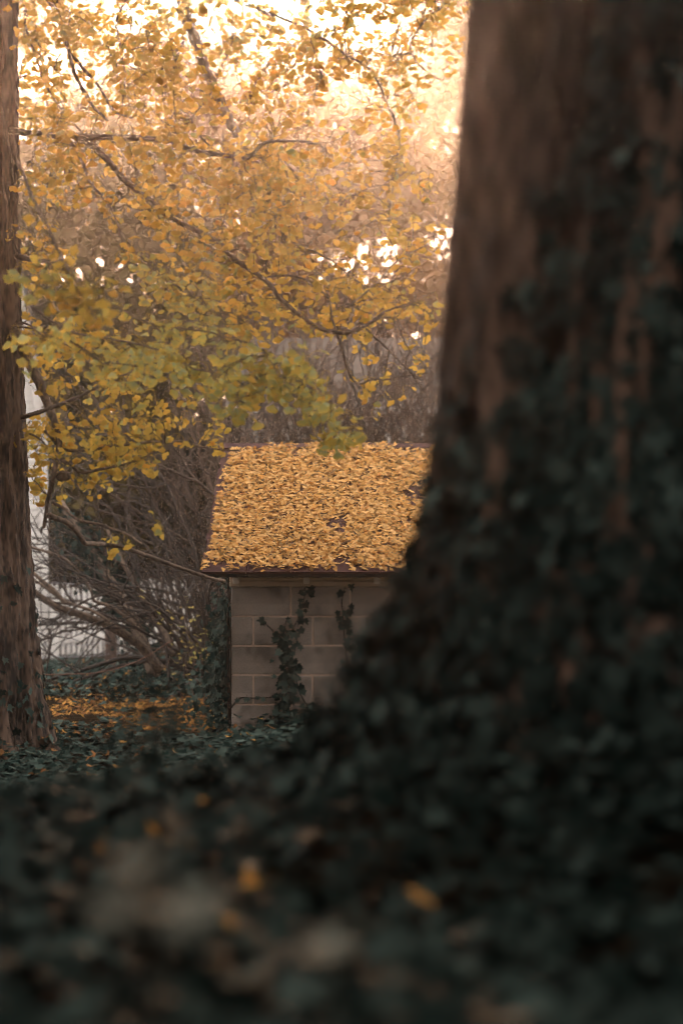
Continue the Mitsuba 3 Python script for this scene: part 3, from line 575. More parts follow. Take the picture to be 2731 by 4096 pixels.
# (points in the photo, depth at start and end, thickness in photo pixels at start and end, leaf density, leaf kind)
LIMBS = [
 ([(700, -160), (732, 17), (862, 366), (923, 488), (993, 610), (1071, 740), (1130, 900), (1165, 1010), (1190, 1130)], 17.5, 16.2, 50, 22, 0.4, 'yellow'),
 ([(1150, 1110), (1118, 1204), (1090, 1300), (1084, 1390)], 16.2, 15.8, 16, 6, 0.9, 'yellow'),
 ([(30, 515), (80, 527), (310, 545), (620, 555), (740, 590), (900, 622), (990, 630), (1060, 570), (1180, 560), (1280, 575)], 14.9, 14.2, 30, 10, 1, 'yellow'),
 ([(300, 545), (400, 610), (500, 720), (620, 820), (700, 880), (860, 960), (940, 1040), (1060, 1120), (1150, 1220), (1270, 1310), (1390, 1330), (1480, 1290), (1540, 1245)], 14.7, 14.0, 26, 14, 1, 'yellow'),
 ([(175, -40), (220, 40), (255, 130), (300, 290), (370, 420), (430, 480)], 15.3, 14.8, 24, 10, 1, 'yellow'),
 ([(285, 220), (400, 350), (455, 440), (525, 470)], 15.1, 14.6, 14, 6, 1, 'yellow'),
 ([(265, 560), (310, 600), (345, 690), (370, 740), (450, 840), (500, 980), (560, 1025)], 14.6, 13.8, 15, 6, 0.9, 'yellow'),
 ([(70, 640), (120, 760), (187, 900), (238, 1010), (276, 1083), (315, 1138), (340, 1198), (365, 1250), (408, 1295)], 10.2, 9.4, 15, 8, 0.55, 'yellow'),
 ([(40, 1015), (110, 1032), (180, 1042), (260, 1040)], 14.9, 14.0, 30, 12, 0.5, 'green'),
 ([(60, 1310), (72, 1346), (110, 1431), (149, 1516), (183, 1601), (215, 1680), (236, 1780), (219, 1886), (192, 2000), (176, 2110)], 14.9, 14.6, 52, 14, 0.15, 'yellow'),
 ([(75, 1672), (150, 1650), (230, 1620), (320, 1585), (420, 1530), (560, 1470), (702, 1383)], 14.9, 13.0, 20, 7, 0.8, 'green'),
 ([(60, 1306), (110, 1310), (157, 1321), (255, 1363), (365, 1370)], 14.8, 14.3, 9, 5, 1, 'yellow'),
 ([(60, 1283), (120, 1300), (180, 1345), (240, 1365), (330, 1420), (390, 1500)], 14.8, 14.0, 9, 4, 1, 'yellow'),
 ([(195, 2062), (275, 2093), (321, 2144), (344, 2172), (425, 2179), (517, 2196), (608, 2228), (717, 2271), (832, 2311), (900, 2324)], 14.6, 15.6, 24, 12, 0.02, 'yellow'),
 ([(212, 2010), (260, 2040), (321, 2081), (436, 2110), (517, 2144), (568, 2173)], 14.6, 14.3, 15, 7, 0.1, 'yellow'),
 ([(180, 1720), (240, 1790), (320, 1804), (470, 1782), (560, 1772), (700, 1765), (790, 1785), (860, 1797), (957, 1804)], 14.7, 14.8, 15, 5, 0.5, 'yellow'),
 ([(225, 1830), (290, 1862), (320, 1890), (408, 1876), (530, 1848), (610, 1810), (660, 1770)], 14.6, 14.5, 18, 6, 0.9, 'yellow'),
 ([(60, 1720), (110, 1732), (170, 1765), (240, 1850), (290, 1920), (320, 1960)], 14.8, 14.2, 9, 4, 0.8, 'yellow'),
 ([(130, 1230), (300, 1330), (470, 1360), (640, 1400), (780, 1475), (900, 1500), (1010, 1560)], 12.6, 11.4, 11, 5, 1.2, 'green'),
 ([(380, 1180), (600, 1290), (850, 1330), (1050, 1400), (1200, 1530), (1330, 1660), (1410, 1760)], 11.4, 10.8, 10, 4, 1.6, 'green'),
 ([(1060, 1400), (1130, 1520), (1220, 1640), (1300, 1740), (1330, 1810)], 11.0, 10.8, 6, 3, 1.6, 'green'),
 ([(600, 1290), (720, 1400), (760, 1520), (800, 1640), (830, 1700)], 11.4, 11.8, 7, 3, 1.8, 'green'),
 ([(1130, 940), (1170, 969), (1244, 998), (1330, 1043), (1388, 1095), (1451, 1141), (1503, 1193)], 15.6, 14.6, 11, 6, 0.6, 'yellow'),
 ([(1735, 965), (1646, 1009), (1566, 1061), (1526, 1112), (1462, 1170), (1388, 1227)], 15.0, 14.4, 5, 9, 0.7, 'yellow'),
 ([(1038, 1112), (1130, 1101), (1210, 1112), (1256, 1147), (1313, 1187), (1325, 1256), (1353, 1342)], 14.4, 14.1, 10, 10, 0.8, 'yellow'),
 ([(1353, 1342), (1371, 1405), (1388, 1474), (1417, 1526), (1451, 1533), (1485, 1514), (1531, 1520), (1617, 1503), (1721, 1491)], 14.1, 13.8, 13, 5, 0.06, 'yellow'),
 ([(1462, 1313), (1526, 1371), (1577, 1422), (1629, 1474), (1663, 1520), (1721, 1594)], 14.0, 13.8, 10, 5, 0.12, 'yellow'),
 ([(1554, 1399), (1548, 1445), (1531, 1526), (1520, 1577), (1480, 1629)], 13.9, 13.7, 8, 4, 0.25, 'yellow'),
 ([(1480, 1285), (1560, 1270), (1610, 1350), (1640, 1400), (1700, 1460), (1730, 1480)], 14.0, 13.7, 8, 4, 0.15, 'yellow'),
 ([(1540, 1245), (1600, 1225), (1680, 1225), (1740, 1290)], 14.0, 13.6, 8, 4, 1.2, 'yellow'),
 ([(860, -60), (1000, 22), (1220, 110), (1375, 210), (1486, 287), (1552, 420), (1596, 552), (1585, 662), (1552, 883)], 15.5, 14.2, 16, 5, 0.45, 'yellow'),
 ([(1860, -60), (1760, 30), (1690, 90), (1640, 190), (1690, 270), (1770, 320)], 15.0, 14.0, 12, 5, 1.2, 'yellow'),
 ([(1050, 640), (1000, 740), (935, 800), (880, 830)], 14.6, 14.4, 9, 4, 0.8, 'yellow'),
 ([(850, 590), (790, 530), (770, 470), (840, 380), (870, 300)], 14.6, 14.4, 9, 4, 0.7, 'yellow'),
 ([(100, 100), (170, 300), (240, 430), (320, 520), (400, 590)], 15.0, 14.4, 10, 5, 1, 'yellow'),
 ([(560, -60), (470, 60), (480, 180), (500, 300), (490, 420)], 15.6, 14.8, 12, 5, 1, 'yellow'),
]
skel, srad, spurs = [], [], []     # points, radii, and (position, direction, kind) of the spurs that carry leaves
tw = MB()
def add_spurs(P, r, per_m, kind, limb=False):
    seg = np.r_[0, np.cumsum(np.linalg.norm(np.diff(P, axis=0), axis=1))]; n = rng.poisson(max(per_m * seg[-1], 0))
    t = np.gradient(P, axis=0)
    for u in U(0.05, 1.0, n):
        k = min(int(u * (len(P) - 1)), len(P) - 1); dv = unit(cross(unit(t[k]), rng.normal(0, 1, 3)) + [0, 0, 0.2])
        ln = U(0.008, 0.03); p = P[k] + dv * (r[k] + ln)
        tw.add(*tube([P[k], p], [0.0035, 0.0028], 4), c=np.array([0.10, 0.07, 0.05]))
        spurs.append((p, dv, kind))
for pts, d0, d1, w0, w1, dens, kind in LIMBS:
    u = np.linspace(0, 1, len(pts)); dd = d0 + (d1 - d0) * u + (rng.normal(0, 0.06, len(pts)) * (u > 0.05))
    P3 = [[*at(x, y, d), (w0 + (w1 - w0) * t) / F * d / 2] for (x, y), d, t in zip(pts, dd, u)]
    C = spline(P3, 0.03); P, r = C[:, :3], np.maximum(C[:, 3], 0.0018)
    P = P + (nfbm(P * 14, 2, 5)[:, None] - 0.5) * 0.012 * np.array([1, 1, 1]); rad = r * (1 + 0.25 * (nz(P * 40, 2) - 0.5) + 0.12 * (nz(P * 17, 4) - 0.5))
    put(numbered(f'{G}__branch'), tube(P, rad, 9 if w0 > 18 else 6), 'branch_bark', True)
    add_spurs(P, rad, 6.5 * dens, kind)
    if dens < 0.5:                                                  # bare spur stubs
        for k in rng.integers(2, len(P) - 1, int(len(P) * 0.03 * 7)):
            dv = unit(cross(P[k] - P[k - 1], rng.normal(0, 1, 3))); tw.add(*tube([P[k], P[k] + dv * (rad[k] + 0.01), P[k] + dv * (rad[k] + U(.015, .035))], [0.004, 0.0038, 0.003], 4), c=np.array([0.10, 0.07, 0.05]))
    skel.append(P); srad.append(np.full(len(P), dens))
kb = at(252, 1905, 14.6); kn = trimesh.creation.icosphere(3, 0.042); kv = kn.vertices * [1.15, .9, .8]; kv *= 1 + 0.35 * (nfbm(kv * 30, 3, 2)[:, None] - .5)
put(f'{G}__burl', (kv + kb, kn.faces), 'branch_bark', True)
# targets for twigs: (x0, y0, x1, y1, how many, depth range, leaf kind, spurs per metre)
ZONES = [(-300, -560, 1900, 0, 430, (13.4, 17.4), 'yellow', 6.5), (60, 0, 760, 560, 141, (13.7, 16.9), 'yellow', 8.6), (760, 0, 1830, 260, 81, (14.3, 16.9), 'yellow', 7.2), (700, 260, 1250, 640, 54, (14.1, 16.4), 'yellow', 8.6),
         (1250, 250, 1720, 560, 24, (14.3, 16.4), 'yellow', 6.5), (560, 560, 1400, 860, 101, (13.9, 16.4), 'yellow', 9.4), (1250, 560, 1720, 860, 32, (14.1, 15.9), 'yellow', 6.5), (70, 560, 560, 800, 40, (13.9, 16.4), 'yellow', 7.9),
         (620, 860, 1180, 1080, 42, (13.9, 16.1), 'yellow', 7.9), (1300, 860, 1730, 1080, 11, (14.1, 15.9), 'yellow', 4.3), (900, 1080, 1500, 1330, 42, (13.9, 15.9), 'yellow', 7.9), (1400, 1130, 1740, 1270, 18, (14.1, 15.4), 'yellow', 7.9),
         (80, 900, 300, 1080, 11, (14.5, 16.1), 'yellow', 5.8), (560, 1080, 900, 1280, 30, (13.4, 15.5), 'green', 6.5), (90, 1300, 600, 1560, 31, (14.1, 16.1), 'yellow', 6.5), (90, 1640, 620, 1860, 54, (14.3, 16.1), 'yellow', 7.9),
         (330, 1560, 800, 1700, 18, (13.9, 15.9), 'yellow', 6.5), (400, 1280, 900, 1560, 33, (10.8, 12.6), 'green', 8.6), (850, 1330, 1250, 1640, 33, (10.4, 11.6), 'green', 9.4), (1150, 1560, 1400, 1740, 16, (10.4, 11.4), 'green', 7.9),
         (90, 1870, 420, 1990, 11, (14.9, 15.9), 'yellow', 4.3), (420, 2030, 640, 2140, 3, (14.9, 15.7), 'yellow', 6.5), (1380, 1330, 1720, 1640, 10, (14.4, 15.4), 'yellow', 2.2), (40, 1050, 150, 1450, 8, (9.5, 11.0), 'green', 7.2),
         (200, 1080, 520, 1260, 9, (9.2, 10.0), 'yellow', 10.1), (700, 1640, 960, 1760, 6, (14.5, 15.7), 'yellow', 2.9)]
targets = []
for x0, y0, x1, y1, n, (a, b), kind, per in ZONES:
    for _ in range(n): targets.append((at(U(x0, x1), U(y0, y1), U(a, b)), kind, per))
TP = np.array([t[0] for t in targets]); todo = np.arange(len(TP))
for rnd in range(7):
    S3 = np.vstack(skel); tree = cKDTree(S3); dist, near = tree.query(TP[todo])
    lim = np.quantile(dist, 0.3) if rnd < 6 else 9e9
    for k in todo[dist <= lim]:
        dd, nn = tree.query(TP[k]); a, b = S3[nn], TP[k]
        sag = np.array([rng.normal(0, .10), rng.normal(0, .10), rng.normal(0.06, .10)]) * dd
        P = spline([a, a * 0.66 + b * 0.34 + sag, a * 0.3 + b * 0.7 + sag * 0.8, b], 0.035)
        P[1:] += rng.normal(0, 0.0035, (len(P) - 1, 3))
        r = np.linspace(min(0.0026 + 0.0028 * dd, 0.007), 0.0016, len(P)); tw.add(*tube(P, r, 4, False), c=np.array([0.075, 0.05, 0.037]) * U(.7, 1.2))
        add_spurs(P, r, targets[k][2], targets[k][1]); skel.append(P)
        spurs.append((P[-1], unit(P[-1] - P[-2]), targets[k][1]))
    todo = todo[dist > lim]
    if not len(todo): break
tw.put(f'{G}__twigs', 'twig_bark', True); tag(f'{G}__twigs', kind='stuff')
mats, kinds = [], []
for p, dv, kind in spurs:
    for _ in range(rng.integers(2, 5)):
        o = unit(dv * 0.6 + rng.normal(0, 0.8, 3) + [0, 0, 0.1]); o[2] = np.clip(o[2], -0.5, 0.6); o = unit(o)
        zup = unit(np.array([rng.normal(0, .35), rng.normal(0, .35), 1.0])); mats.append(m4(frame(o, zup), p, U(0.029, 0.046)))
        kinds.append(kind if U() < 0.9 else ('yellow' if kind == 'green' else ('green' if U() < .75 else 'amber')))
pos = np.array([M[:3, 3] for M in mats]); size = np.array([np.linalg.norm(M[:3, 0]) for M in mats]) / pos[:, 1]
px, py = CX + F * pos[:, 0] / pos[:, 1], HY - F * pos[:, 2] / pos[:, 1]
inside = (px > 0) & (px < 1750) & (py > 0) & (py < 2200)
order = np.argsort(-size * inside)
scatter(G, GL, kinds, mats, 'ginkgo_leaf_skin', 300, mass='foliage', order=order)
g = np.random.default_rng(6); m = MB(); mb = MB()      # the unseen upper crown, above the frame, added to darken the foreground
for k in range(16):
    a = k * 2.4 + g.uniform(-.3, .3); e = g.uniform(0.1, 0.7); ln = g.uniform(2.8, 5.2); z0 = g.uniform(5.2, 11)
    p0 = np.array([cx0, GD, z0]); dv = np.array([math.cos(a) * math.cos(e), math.sin(a) * math.cos(e), math.sin(e)])
    P = spline([p0, p0 + dv * ln * 0.5, p0 + dv * ln + [0, 0, 0.3]], 0.25); mb.add(*tube(P, np.linspace(0.09, 0.015, len(P)), 6))
    for _ in range(520):
        c = P[g.integers(len(P) // 5, len(P))] + g.normal(0, 0.6, 3); c[2] = max(c[2], 4.2)
        R = frame(unit(g.normal(0, 1, 3)), g.normal(0, 1, 3)); sz = g.uniform(0.10, 0.20)
        m.add((np.array([[0, -1, 0], [.6, 0, .1], [0, 1, 0], [-.6, 0, .1]]) * sz) @ R.T + c, [[0, 1, 2], [0, 2, 3]], np.array([0.32, 0.17, 0.037]) * g.uniform(.8, 1.3))
mb.put(f'{G}__limbs', 'branch_bark', True); m.put(f'{G}__crown', 'far_leaf_skin'); tag(f'{G}__crown', kind='stuff'); tag(f'{G}__limbs', kind='stuff')
# ivy on the ginkgo's foot
mats, stems = [], []
for _ in range(420):
    a, z = U(-2.4, 0.35), U(-2.2, -0.9); k = 1 if z < -1.55 else 0.45
    if U() > k * (0.4 + 0.6 * (nz(np.array([a * 3, z * 4, 0.0]), 6) > 0.5)): continue
    r = np.interp(z, ez, exx) - cx0 + U(0.01, 0.05); o = np.array([math.cos(a), math.sin(a), 0]); nn = unit(o + [0, 0, U(0, .8)])
    mats.append(m4(frame(unit([rng.normal(0, .4), rng.normal(0, .4), -1]), nn), [cx0 + r * o[0], GD + r * o[1], z], U(0.035, 0.06)))
for k in range(6):
    a0 = U(-2, -0.2); zs = np.linspace(-2.2, U(-1.5, -0.9), 24); aa = a0 + 0.1 * np.sin(zs * 6 + k); r = np.interp(zs, ez, exx) - cx0 + 0.006
    stems.append((np.stack([cx0 + r * np.cos(aa), GD + r * np.sin(aa), zs], 1), 0.005))
ivy_on('ginkgo_ivy', stems, mats, 160); tag('ginkgo_ivy', 'ivy leaves climbing the foot of the left trunk', 'ivy')

# ------------------------------------------------------------------ bare thicket
def grow(m, p, dv, ln, r, level, g, col, out, droop=0.0):
    n = max(4, int(ln / 0.12)); P = [p]; d = unit(dv); bend = g.normal(0, 0.085, 3)
    for k in range(n):
        d = unit(d + bend + g.normal(0, 0.10, 3) + np.array([0, 0, -droop * (k / n)])); P.append(P[-1] + d * ln / n)
    P = np.array(P); m.add(*tube(P, np.linspace(r, r * 0.35, len(P)), 5 if level == 0 else 3, False), c=col * g.uniform(.7, 1.25))
    if level >= out: return
    kids = g.integers(*((4, 7) if level == 0 and out == 2 else (5, 10) if level == 0 else ((2, 5) if out == 2 else (3, 6)) if level == 1 else (2, 4)))
    for u in g.uniform(0.2, 1.0, kids):
        k = min(int(u * n), n - 1); t = unit(P[k + 1] - P[k]); o = unit(cross(t, g.normal(0, 1, 3)))
        grow(m, P[k], t * 0.75 + o * g.uniform(.35, .9) + [0, 0, 0.12], ln * g.uniform(.28, .55), r * 0.5 * (1 - 0.4 * u) + 0.004, level + 1, g, col, out, droop)
def shrub(px, py, d, n, height, spread, lean, seed, col, label, r=0.024, out=2, droop=0.03, group='bare shrubs behind the shed'):
    key = numbered('bare_shrub'); g = np.random.default_rng(seed); b = at(px, py, d); b[2] = ground(b[0], b[1]) - 0.03
    for k in range(n):
        m = MB(); o = b + [g.normal(0, spread * .25), g.normal(0, spread * .25), 0]; a = g.uniform(0, 6.28); t = abs(g.normal(0, spread * .5))
        dv = np.array([math.cos(a) * t + lean, math.sin(a) * t, 1.0]); grow(m, o, dv, height * g.uniform(.65, 1.1), r * g.uniform(.6, 1.3), 0, g, np.array(col), out, droop)
        m.put(numbered(f'{key}__stem'), 'twig_bark', True)
    tag(key, label, 'shrub', group)
BR, GR, DK2 = (0.056, 0.037, 0.028), (0.14, 0.09, 0.066), (0.034, 0.024, 0.018)
shrub(820, 2700, 24.0, 10, 2.9, 0.25, 0.08, 1, DK2, 'dark bare shrub nearest the left side of the thicket', 0.03)
shrub(820, 2680, 23.0, 15, 3.0, 0.6, 0.05, 2, DK2, 'bare brown shrub just left of the shed', 0.022)
shrub(900, 2600, 26.0, 18, 3.6, 0.5, 0.05, 4, BR, 'pale bare shrub rising behind the shed corner')
shrub(790, 2600, 28.0, 13, 4.0, 0.38, 0.06, 8, DK2, 'tall bare shrub in the middle of the thicket')
shrub(780, 2640, 31.0, 12, 4.2, 0.36, 0.06, 10, DK2, 'tall shrub behind the ivy covered limb')
def brush(px0, px1, d, n, top, seed, label):
    key = numbered('bare_shrub'); g = np.random.default_rng(seed); col = np.array(GR)
    for k in range(n):
        m = MB(); b = at(g.uniform(px0, px1), 1670, d + g.normal(0, .5)); z = float(ground(b[0], b[1])) - .03; h = (at(1000, top, d)[2] - z) * g.uniform(.62, 1.12)
        lean = g.normal(0, .22, 2); e = b + [lean[0] * h, lean[1] * h, 0]; P = spline([[b[0], b[1], z], [b[0] * .6 + e[0] * .4 + g.normal(0, .12), b[1], z + h * .5], [e[0], e[1], z + h]], .25)
        P[1:] += g.normal(0, .018, (len(P) - 1, 3)); tone = col * g.uniform(.3, 1.1); m.add(*tube(P, np.linspace(.017, .006, len(P)), 4, False), c=tone)
        for _ in range(g.integers(9, 15)):
            i = g.integers(len(P) // 4, len(P) - 1); ln = g.uniform(.25, .9); dv = unit([g.normal(0, .55), g.normal(0, .4), 1]); Q = [P[i], P[i] + dv * ln * .5 + g.normal(0, .03, 3), P[i] + dv * ln + g.normal(0, .08, 3)]
            m.add(*tube(Q, [.010, .008, .005], 3, False), c=tone * g.uniform(.8, 1.2))
            for _ in range(2):
                q = Q[1]; dw = unit(dv + g.normal(0, .6, 3)); m.add(*tube([q, q + dw * ln * .3, q + dw * ln * .55], [.007, .006, .004], 3, False), c=tone)
        m.put(numbered(f'{key}__stem'), 'twig_bark', True)
    tag(key, label, 'shrub', 'bare shrubs behind the shed')
brush(900, 1240, 29.0, 44, 1300, 5, 'light brown brush behind the middle of the shed roof')
brush(1230, 1560, 30.0, 42, 1280, 6, 'light brown brush before the white gutter of the far house')
brush(1540, 1850, 29.0, 44, 1300, 7, 'light brown brush behind the roof beside the huge trunk')
def trace(key, limbs, bsdf='branch_bark', sides=8):
    for pts, d0, d1, w0, w1 in limbs:
        u = np.linspace(0, 1, len(pts)); C = spline([[*at(x, y, d0 + (d1 - d0) * t), (w0 + (w1 - w0) * t) / F * (d0 + (d1 - d0) * t) / 2] for (x, y), t in zip(pts, u)], 0.06)
        put(numbered(f'{key}__branch'), tube(C[:, :3], C[:, 3] * (1 + .3 * (nz(C[:, :3] * 9, 3) - .5)), sides), bsdf, True)
trace('fallen_limb', [([(70, 2330), (121, 2353), (180, 2400), (250, 2435), (330, 2462), (430, 2500), (500, 2540), (570, 2590), (640, 2680)], 23.2, 23.8, 20, 44), ([(60, 2240), (115, 2275), (170, 2325), (215, 2360), (262, 2415)], 23.2, 23.3, 12, 18),
                      ([(110, 2185), (180, 2205), (250, 2230), (320, 2290)], 23.2, 23.6, 12, 6), ([(345, 2330), (368, 2375), (378, 2405), (450, 2430), (540, 2500)], 23.1, 23.5, 8, 16), ([(110, 2310), (170, 2340), (270, 2410), (360, 2440), (440, 2485)], 23.4, 23.4, 10, 12)])
tag('fallen_limb', 'dark dead limb leaning from the left before the white fence', 'limb')
trace('ivy_limb', [([(240, 2010), (300, 2100), (360, 2200), (420, 2290), (480, 2390), (530, 2480), (580, 2600), (620, 2700)], 25.5, 24.6, 30, 60), ([(420, 2100), (480, 2230), (560, 2370), (640, 2500), (700, 2620)], 25.4, 24.6, 14, 30)])
mats = []
pa = spline([at(x, y, 25.2) for x, y in ((290, 2090), (360, 2200), (420, 2290), (480, 2390), (540, 2500), (600, 2640))], 0.02)
for _ in range(620):
    b = pa[rng.integers(len(pa))]; o = rng.normal(0, .11, 3); mats.append(m4(frame(unit([rng.normal(0, .5), -.2, -1]), unit(o * 3 + [0, -.4, .6])), b + o, U(0.05, 0.085)))
scatter('ivy_limb', IL, ['ivy'] * len(mats), mats, 'ivy_leaf_skin', 0)
tag('ivy_limb', 'leaning trunk wrapped in ivy before the white picket fence', 'tree')
# a low green sapling by the shed
g = np.random.default_rng(44); m = MB(); mats = []
for k in range(7):
    b = at(U(770, 870), 2800, 19.5); b[2] = ground(b[0], b[1]); P = spline([b, b + [g.normal(0, .1), g.normal(0, .1), .4], b + [g.normal(0, .3), g.normal(0, .2), g.uniform(.6, .95)]], 0.04); m.add(*tube(P, np.linspace(.005, .002, len(P)), 4), c=(0.08, 0.05, 0.035))
    for _ in range(16):
        c = P[g.integers(len(P) // 3, len(P))] + g.normal(0, .05, 3); mats.append(m4(frame(unit(g.normal(0, 1, 3) * [1, 1, .3]), unit(g.normal(0, .4, 3) + [0, -.3, 1])), c, g.uniform(.02, .035)))
m.put('green_sapling__stem', 'twig_bark', True); scatter('green_sapling', FL, ['green'] * len(mats), mats, 'far_leaf_skin', 110)
tag('green_sapling', 'low sapling with small yellow green leaves beside the shed corner', 'plant')

# ------------------------------------------------------------------ wire fence, picket fence, white house, grey-roofed house
post = at(444, 2640, 32.0); post[2] = ground(post[0], post[1])
put('wire_fence__post', box(post[0] - .075, post[0] + .075, 31.93, 32.07, post[2] - .1, at(444, 2200, 32)[2], .01), 'wood_post')
wdir = unit([0.30, 1.0, 0])
for k in range(8):
    zt = post[2] + 0.12 + k * 0.155
    p = [[post[0] + wdir[0] * t, 31.92 + wdir[1] * t, zt - 0.075 * t * 1.0 + 0.01 * math.sin(t * 3 + k)] for t in np.linspace(-7, 6, 27)]
    put(numbered('wire_fence__wire'), tube(p, 0.0028, 4), 'wire_metal', True)
tag('wire_fence', 'thin wire fence with one brown wooden post before the picket fence', 'fence')
p = spline([at(160, 2700, 21), at(400, 2690, 21.5), at(560, 2640, 22), at(690, 2560, 22.2)], 0.1); put('loose_vine', tube(p, 0.004, 4), 'rusty_wire', True); tag('loose_vine', 'thin reddish vine strung low across the ground before the thicket', 'vine')
PF = 'picket_fence'; f0 = at(197, 2640, 39.8); fd = unit([1, 1.77, 0]); fn = np.array([fd[1], -fd[0], 0])
def along(s, n, z): return f0 + fd * s + fn * n + [0, 0, z - f0[2]]
def fbox(s0, s1, n0, n1, z0, z1, ch=0.0, point=0.0):
    v, f = box(s0, s1, n0, n1, z0, z1, ch)
    if point:
        v = np.vstack([v, [[(s0 + s1) / 2, n0, z1 + point], [(s0 + s1) / 2, n1, z1 + point]]]); h = trimesh.convex.convex_hull(v); v, f = np.array(h.vertices), np.array(h.faces)
    w = f0[None] + v[:, :1] * fd + v[:, 1:2] * fn; w[:, 2] = v[:, 2]
    return w, f
def fz(s): q = f0 + fd * s; return float(ground(q[0], q[1]))
s = 0.02; k = 0
while s < 9:
    z = fz(s); put(numbered(f'{PF}__picket'), fbox(s, s + 0.085, 0.0, 0.02, z + 0.05, z + 1.13 + U(-.01, .01), 0, 0.10), 'white_paint'); s += 0.153
for s0 in np.arange(0, 9, 2.3):
    z = fz(s0 + 1.15)
    for h in (0.30, 0.82): put(numbered(f'{PF}__rail'), fbox(s0, s0 + 2.29, 0.022, 0.06, z + h, z + h + 0.085, .004), 'white_paint')
    put(numbered(f'{PF}__post'), fbox(s0 - 0.04, s0 + 0.05, 0.063, 0.15, fz(s0), fz(s0) + 1.2, .006), 'white_paint')
tag(PF, 'white wooden picket fence running back from the white house corner', 'fence')
H = 'white_house'; hx = at(187, 2200, 40)[0]; hz = float(ground(hx, 40)) - 0.1; ez1 = at(187, 1650, 40)[2]; HW = 7.2
kx = at(75, 1050, 40)[0]; kz = at(75, 1050, 40)[2]; slope = (kx - hx) / (kz - ez1)                # the steep lower slope of the gambrel
topz = kz + 0.7; tx = hx + slope * (topz - ez1); cx = hx - HW / 2; pk = topz + 0.9
out = np.array([[hx, hz], [hx, ez1], [tx, topz], [cx, pk], [2 * cx - tx, topz], [2 * cx - hx, ez1], [2 * cx - hx, hz]])
from shapely.geometry import Polygon, box as sbox
core = trimesh.creation.extrude_polygon(Polygon(out), 8.0, engine='earcut'); cv = core.vertices
def turned(vf):
    v, f = vf; v = np.asarray(v, float); c, sn = math.cos(math.radians(11)), math.sin(math.radians(11)); x, y = v[:, 0] - hx, v[:, 1] - 40
    return np.stack([hx + c * x - sn * y, 40 + sn * x + c * y, v[:, 2]], 1), f
put(f'{H}__wall', turned((np.stack([cv[:, 0] * 0.999 + hx * 0.001, 40.03 + cv[:, 2], cv[:, 1]], 1), np.array(core.faces)[:, ::-1])), 'white_paint')
z = hz
while z < pk - 0.05:
    w = Polygon(out).intersection(sbox(-50, z, 50, z + 0.001)).bounds; x0, x1 = w[0] + 0.02, w[2] - 0.02
    v = np.array([[x0, 39.998, z], [x1, 39.998, z], [x1, 40.02, z + 0.118], [x0, 40.02, z + 0.118], [x0, 40.028, z], [x1, 40.028, z], [x1, 40.028, z + 0.118], [x0, 40.028, z + 0.118]])
    put(numbered(f'{H}__wall__siding_board'), turned((v, [[0, 1, 2, 3], [5, 4, 7, 6], [4, 5, 1, 0], [3, 2, 6, 7], [1, 5, 6, 2], [4, 0, 3, 7]])), 'white_paint'); z += 0.112
put(f'{H}__corner_board', turned(box(hx - 0.13, hx + 0.02, 39.96, 40.10, hz, ez1, .005)), 'white_paint')
def band(a, b, w, y0, y1):
    a, b = np.array(a), np.array(b); t = unit(b - a); n = np.array([-t[1], t[0]]); P = [a, b, b + n * w, a + n * w]
    v = np.array([[p[0], y, p[1]] for y in (y0, y1) for p in P]); h = trimesh.convex.convex_hull(v); return np.array(h.vertices), np.array(h.faces)
rk = MB()
for a, b in zip(out[1:5], out[2:6]): put(numbered(f'{H}__rake_board'), turned(band(a, b, 0.18, 39.94, 39.99)), 'white_paint')
for a, b in zip(out[1:5], out[2:6]): put(numbered(f'{H}__roof'), turned(band(a, b, -0.06, 39.85, 48.2)), 'grey_shingle')
tag(H, 'white clapboard house with a steep gable behind the left trunk', 'house')
Q = 'grey_roof_house'; qx0, qx1 = at(900, 1645, 43)[0], at(900, 1645, 43)[0] + 8.5; qe = at(1000, 1640, 43)[2]; qr = at(1000, 1350, 46.5)[2]; qg = float(ground(1.0, 43)) - 0.2
put(f'{Q}__wall', box(qx0 + .3, qx1 - .3, 43.35, 49.6, qg, qe - 0.02), 'white_paint')
v = np.array([[qx0, 43, qe + .05], [qx1, 43, qe + .05], [qx1, 46.5, qr], [qx0, 46.5, qr], [qx0, 50, qe + .05], [qx1, 50, qe + .05]])
v = np.vstack([v, v - [0, 0, 0.08]])
put(f'{Q}__roof', (v, [[0, 1, 2, 3], [3, 2, 5, 4], [7, 6, 9, 8], [8, 9, 10, 11], [6, 7, 1, 0], [4, 5, 11, 10], [0, 3, 9, 6], [3, 4, 10, 9], [1, 7, 8, 2], [2, 8, 11, 5]]), 'grey_shingle')
put(f'{Q}__gutter', box(qx0, qx1, 42.86, 42.98, qe - 0.06, qe + 0.045, .01), 'white_paint')
for k, x in enumerate((qx0 + 1.0, qx0 + 3.0, qx0 + 5.6)):
    put(numbered(f'{Q}__window'), box(x, x + .9, 43.29, 43.345, qe - 1.75, qe - 0.45, .01), 'white_paint')
    w = numbered(f'{Q}__window__pane') if False else f"{Q}__window{'' if k == 0 else f'_{k:03d}'}__pane"
    put(w, box(x + .08, x + .82, 43.28, 43.287, qe - 1.67, qe - 0.53), 'dark_glass')
tag(Q, 'house with a broad grey roof and white gutter beyond the bare shrubs', 'house')

